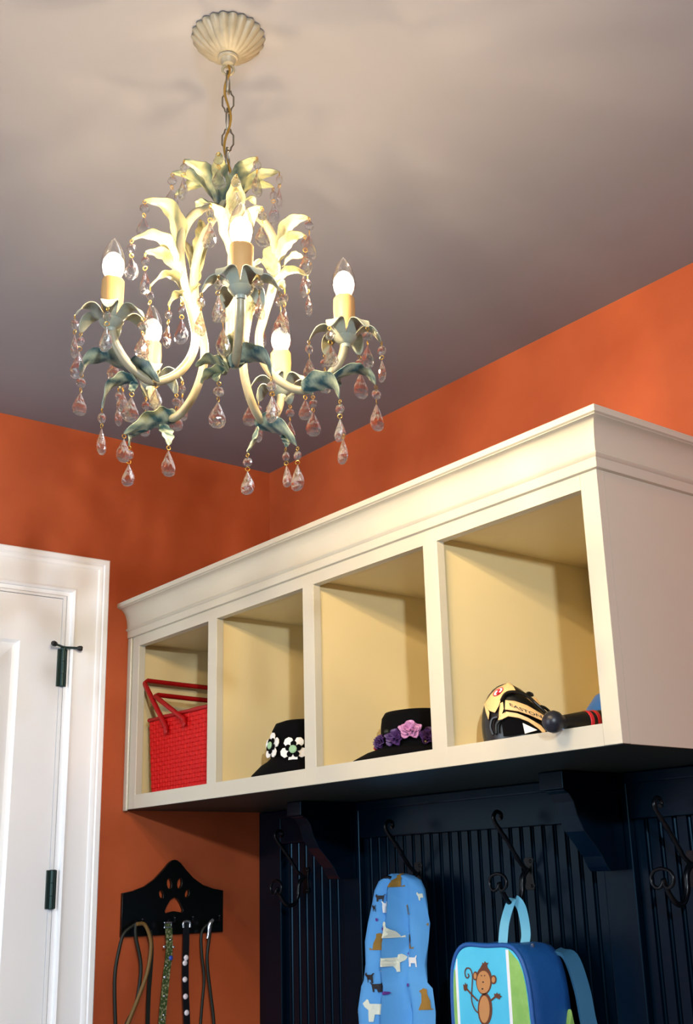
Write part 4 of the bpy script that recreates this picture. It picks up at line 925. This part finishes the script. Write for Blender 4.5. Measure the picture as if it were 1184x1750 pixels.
# ------------------------------------------------------------------ child's backpack on the third hook
BPY0, BPY1 = -0.215, -0.10
bp = thing('backpack', "child's aqua blue backpack with a printed monkey hanging from an iron hook", 'backpack', (1.09, -0.15, 0.93))
bx_ = 1.0935
def bag_outline(ins=0.0, tz=0.0):
    L = 0.110 - ins; zt = 1.207 - ins; zb = 0.925 + ins
    pts = [(-L + 0.008, zb + 0.03), (-L, zb + 0.10), (-L - 0.002, 1.08), (-L + 0.0, 1.13), (-L + 0.006, 1.165 - ins * .4), (-L + 0.022, 1.193 - ins * .7), (-L + 0.05, zt), (0, zt - 0.001), (L - 0.05, zt + 0.001), (L - 0.024, 1.197 - ins * .7), (L - 0.006, 1.170 - ins * .4), (L + 0.004, 1.13), (L + 0.008, 1.08), (L + 0.010, zb + 0.10), (L + 0.004, zb + 0.03), (L - 0.02, zb), (-L + 0.03, zb)]
    return [(p.x, p.z) for p in spline([V((bx_ + a, 0, b)) for a, b in pts + [pts[0]]], 4)[:-1]]
OUT = bag_outline(0.0)
mb = MB(); rings = []
for y, s in ((BPY0 + 0.001, 0.965), (BPY0 + 0.006, 1.0), (BPY0 + 0.03, 1.0), (-0.155, 0.985), (-0.125, 1.0), (BPY1 - 0.004, 0.98), (BPY1, 0.93)):
    rings.append([V((bx_ + (a - bx_) * s, y, 1.066 + (b - 1.066) * s)) for a, b in OUT])
mb.rings(rings); part('gusset', mb, M['bag_dark'], bp, smooth=60, label='royal blue zipped side')
IN = bag_outline(0.0065)
part('front_panel', MB().prism([(a, b) for a, b in IN], (0, BPY0 + 0.002, 0), (1, 0, 0), (0, 0, 1), (0, -0.004, 0)), M['bag'], bp)
part('piping', MB().tube([V((bx_ + (a - bx_) * 0.985, BPY0, 1.066 + (b - 1.066) * 0.985)) for a, b in OUT], 0.0048, 8, closed=True), M['bag_dark'], bp, smooth=60)
yp = BPY0 - 0.0024
def clipped(x0, x1, z0, z1, ins=0.008):
    O = bag_outline(ins); n = 12; zs = [z0 + (z1 - z0) * i / n for i in range(n + 1)]
    def ext(z):
        xs = []
        for i in range(len(O)):
            (xa, za), (xb, zb) = O[i], O[(i + 1) % len(O)]
            if (za - z) * (zb - z) < 0: xs.append(xa + (xb - xa) * (z - za) / (zb - za))
        return (min(xs), max(xs)) if xs else (None, None)
    Lp, Rp = [], []
    for z in zs:
        a, b = ext(z)
        if a is None: continue
        p, q = max(x0, a), min(x1, b)
        if q > p: Lp.append((p, z)); Rp.append((q, z))
    return Lp + Rp[::-1]
for x0, x1, m, nm in ((1.150, 1.158, 'bag_white', 'white_stripe'), (1.158, 1.21, 'bag_green', 'green_band'), (0.999, 1.006, 'bag_white', 'white_stripe'), (0.98, 0.999, 'bag_green', 'green_band')):
    pl = clipped(x0, x1, 0.94, 1.198)
    if len(pl) > 3: part(nm, MB().prism(pl, (0, yp + 0.0006, 0), (1, 0, 0), (0, 0, 1), (0, -0.0010, 0)), M[m], bp)
# printed monkey, flat on the front panel
def bagp(u, v): return (0.977335 + 3.174e-04 * u + -1.813e-05 * v, 1.237930 + 1.576e-05 * u + -2.060e-04 * v)   # artwork grid -> front panel
def blob(pts_px, m, lay, name):
    part(name, MB().prism([bagp(*p) for p in pts_px], (0, yp - 0.0001 - 0.0005 * lay, 0), (1, 0, 0), (0, 0, 1), (0, -0.0005, 0)), M[m], mk)
c4 = lambda x, y: (x, y)
def ell(cx, cy, rx, ry, rot=0, n=22): return [c4(*p) for p in disc((cx, cy), rx, ry, rot, n)]
def stroke(pts, w, m, lay, name):
    P = [bagp(*c4(*p)) for p in pts]; c = spline([V((a, 0, b)) for a, b in P], 5)
    ring = []
    Ls, Rs = [], []
    for i, p in enumerate(c):
        T = (c[min(i + 1, len(c) - 1)] - c[max(i - 1, 0)]).normalized(); N = V((-T.z, 0, T.x)); Ls.append(p + N * w); Rs.append(p - N * w)
    mb = MB(); n = len(c); y = yp - 0.0005 * lay - 0.0006
    mb.add([V((p.x, y, p.z)) for p in Ls + Rs] + [V((p.x, y + 0.0005, p.z)) for p in Ls + Rs], [(i, i + 1, n + i + 1, n + i) for i in range(n - 1)] + [(i, 2 * n + i, 2 * n + i + 1, i + 1) for i in range(n - 1)] + [(n + i, n + i + 1, 3 * n + i + 1, 3 * n + i) for i in range(n - 1)])
    part(name, mb, M[m], mk)
mk = part('monkey_print', MB().prism([bagp(*p) for p in ell(362, 515, 74, 132)], (0, yp - 0.0001, 0), (1, 0, 0), (0, 0, 1), (0, -0.0005, 0)), M['brown'], bp)
blob(ell(372, 780, 66, 150), 'brown', 0, 'body_print'); blob(ell(360, 530, 62, 105), 'fawn', 1, 'face_print'); blob(ell(368, 780, 48, 125), 'fawn', 1, 'belly_print')
for cx, cy, rx in ((284, 472, 22), (452, 508, 26)):
    blob(ell(cx, cy, rx, 42), 'brown', 1, 'ear_print'); blob(ell(cx, cy, rx * 0.6, 28), 'fawn', 2, 'ear_print')
blob([c4(*p) for p in ((330, 395), (350, 362), (345, 348), (365, 356), (372, 335), (384, 352), (405, 352), (392, 372), (398, 400))], 'brown', 1, 'hair_print')
stroke([(310, 705), (255, 650), (205, 595)], 0.0017, 'brown', 1, 'arm_print'); stroke([(425, 700), (455, 675), (480, 655)], 0.0017, 'brown', 1, 'arm_print')
stroke([(320, 820), (280, 780), (250, 690), (255, 560), (258, 470), (240, 410), (208, 396), (188, 425), (192, 470), (210, 490), (225, 470), (215, 450)], 0.0012, 'brown', 2, 'tail_print')
stroke([(350, 905), (335, 985), (318, 1050)], 0.0019, 'brown', 1, 'leg_print'); stroke([(395, 905), (408, 985), (420, 1050)], 0.0019, 'brown', 1, 'leg_print')
blob(ell(308, 1058, 22, 13), 'brown', 2, 'foot_print'); blob(ell(430, 1058, 22, 13), 'brown', 2, 'foot_print')
blob([c4(*p) for p in ((178, 600), (172, 548), (186, 560), (190, 532), (200, 556), (210, 545), (208, 600), (192, 615))], 'brown', 2, 'hand_print')
blob([c4(*p) for p in ((462, 665), (458, 635), (474, 640), (484, 625), (494, 642), (510, 634), (508, 652), (530, 662), (508, 672), (510, 690), (490, 680))], 'brown', 2, 'hand_print')
for cx, cy, r in ((342, 470, 6), (372, 470, 6), (358, 530, 8), (352, 592, 9)): blob(ell(cx, cy, r, r * 0.8, 0, 10), 'ink', 2, 'feature_print')
# straps
strap('hang_loop', [(1.075, -0.150, 1.200), (1.064, -0.128, 1.245), (1.057, -0.098, 1.286), (1.059, -0.086, 1.290), (1.078, -0.088, 1.270), (1.108, -0.112, 1.225), (1.118, -0.130, 1.198)], 0.020, 0.0022, M['bag_strap'], bp, lat=(0.9, 0.45, 0))
strap('shoulder_strap', [(1.175, -0.095, 1.190), (1.205, -0.088, 1.178), (1.228, -0.088, 1.12), (1.240, -0.090, 1.06), (1.258, -0.092, 1.00), (1.25, -0.095, 0.95)], 0.034, 0.007, M['bag_back'], bp, lat=(0.3, 1, 0))
mb = MB().prism([(-0.150, 0.94), (-0.112, 0.945), (-0.108, 1.045), (-0.116, 1.085), (-0.135, 1.03)], (bx_ + 0.117, 0, 0), (0, 1, 0), (0, 0, 1), (0.012, 0, 0))
part('side_pocket', mb, M['bag_green'], bp, bevel=0.003)
part('zip_pull', MB().box((1.165, -0.16, 1.196), (1.172, -0.157, 1.206)).tube([(1.168, -0.158, 1.207), (1.168, -0.158, 1.201)], 0.002, 6), M['steel'], bp)
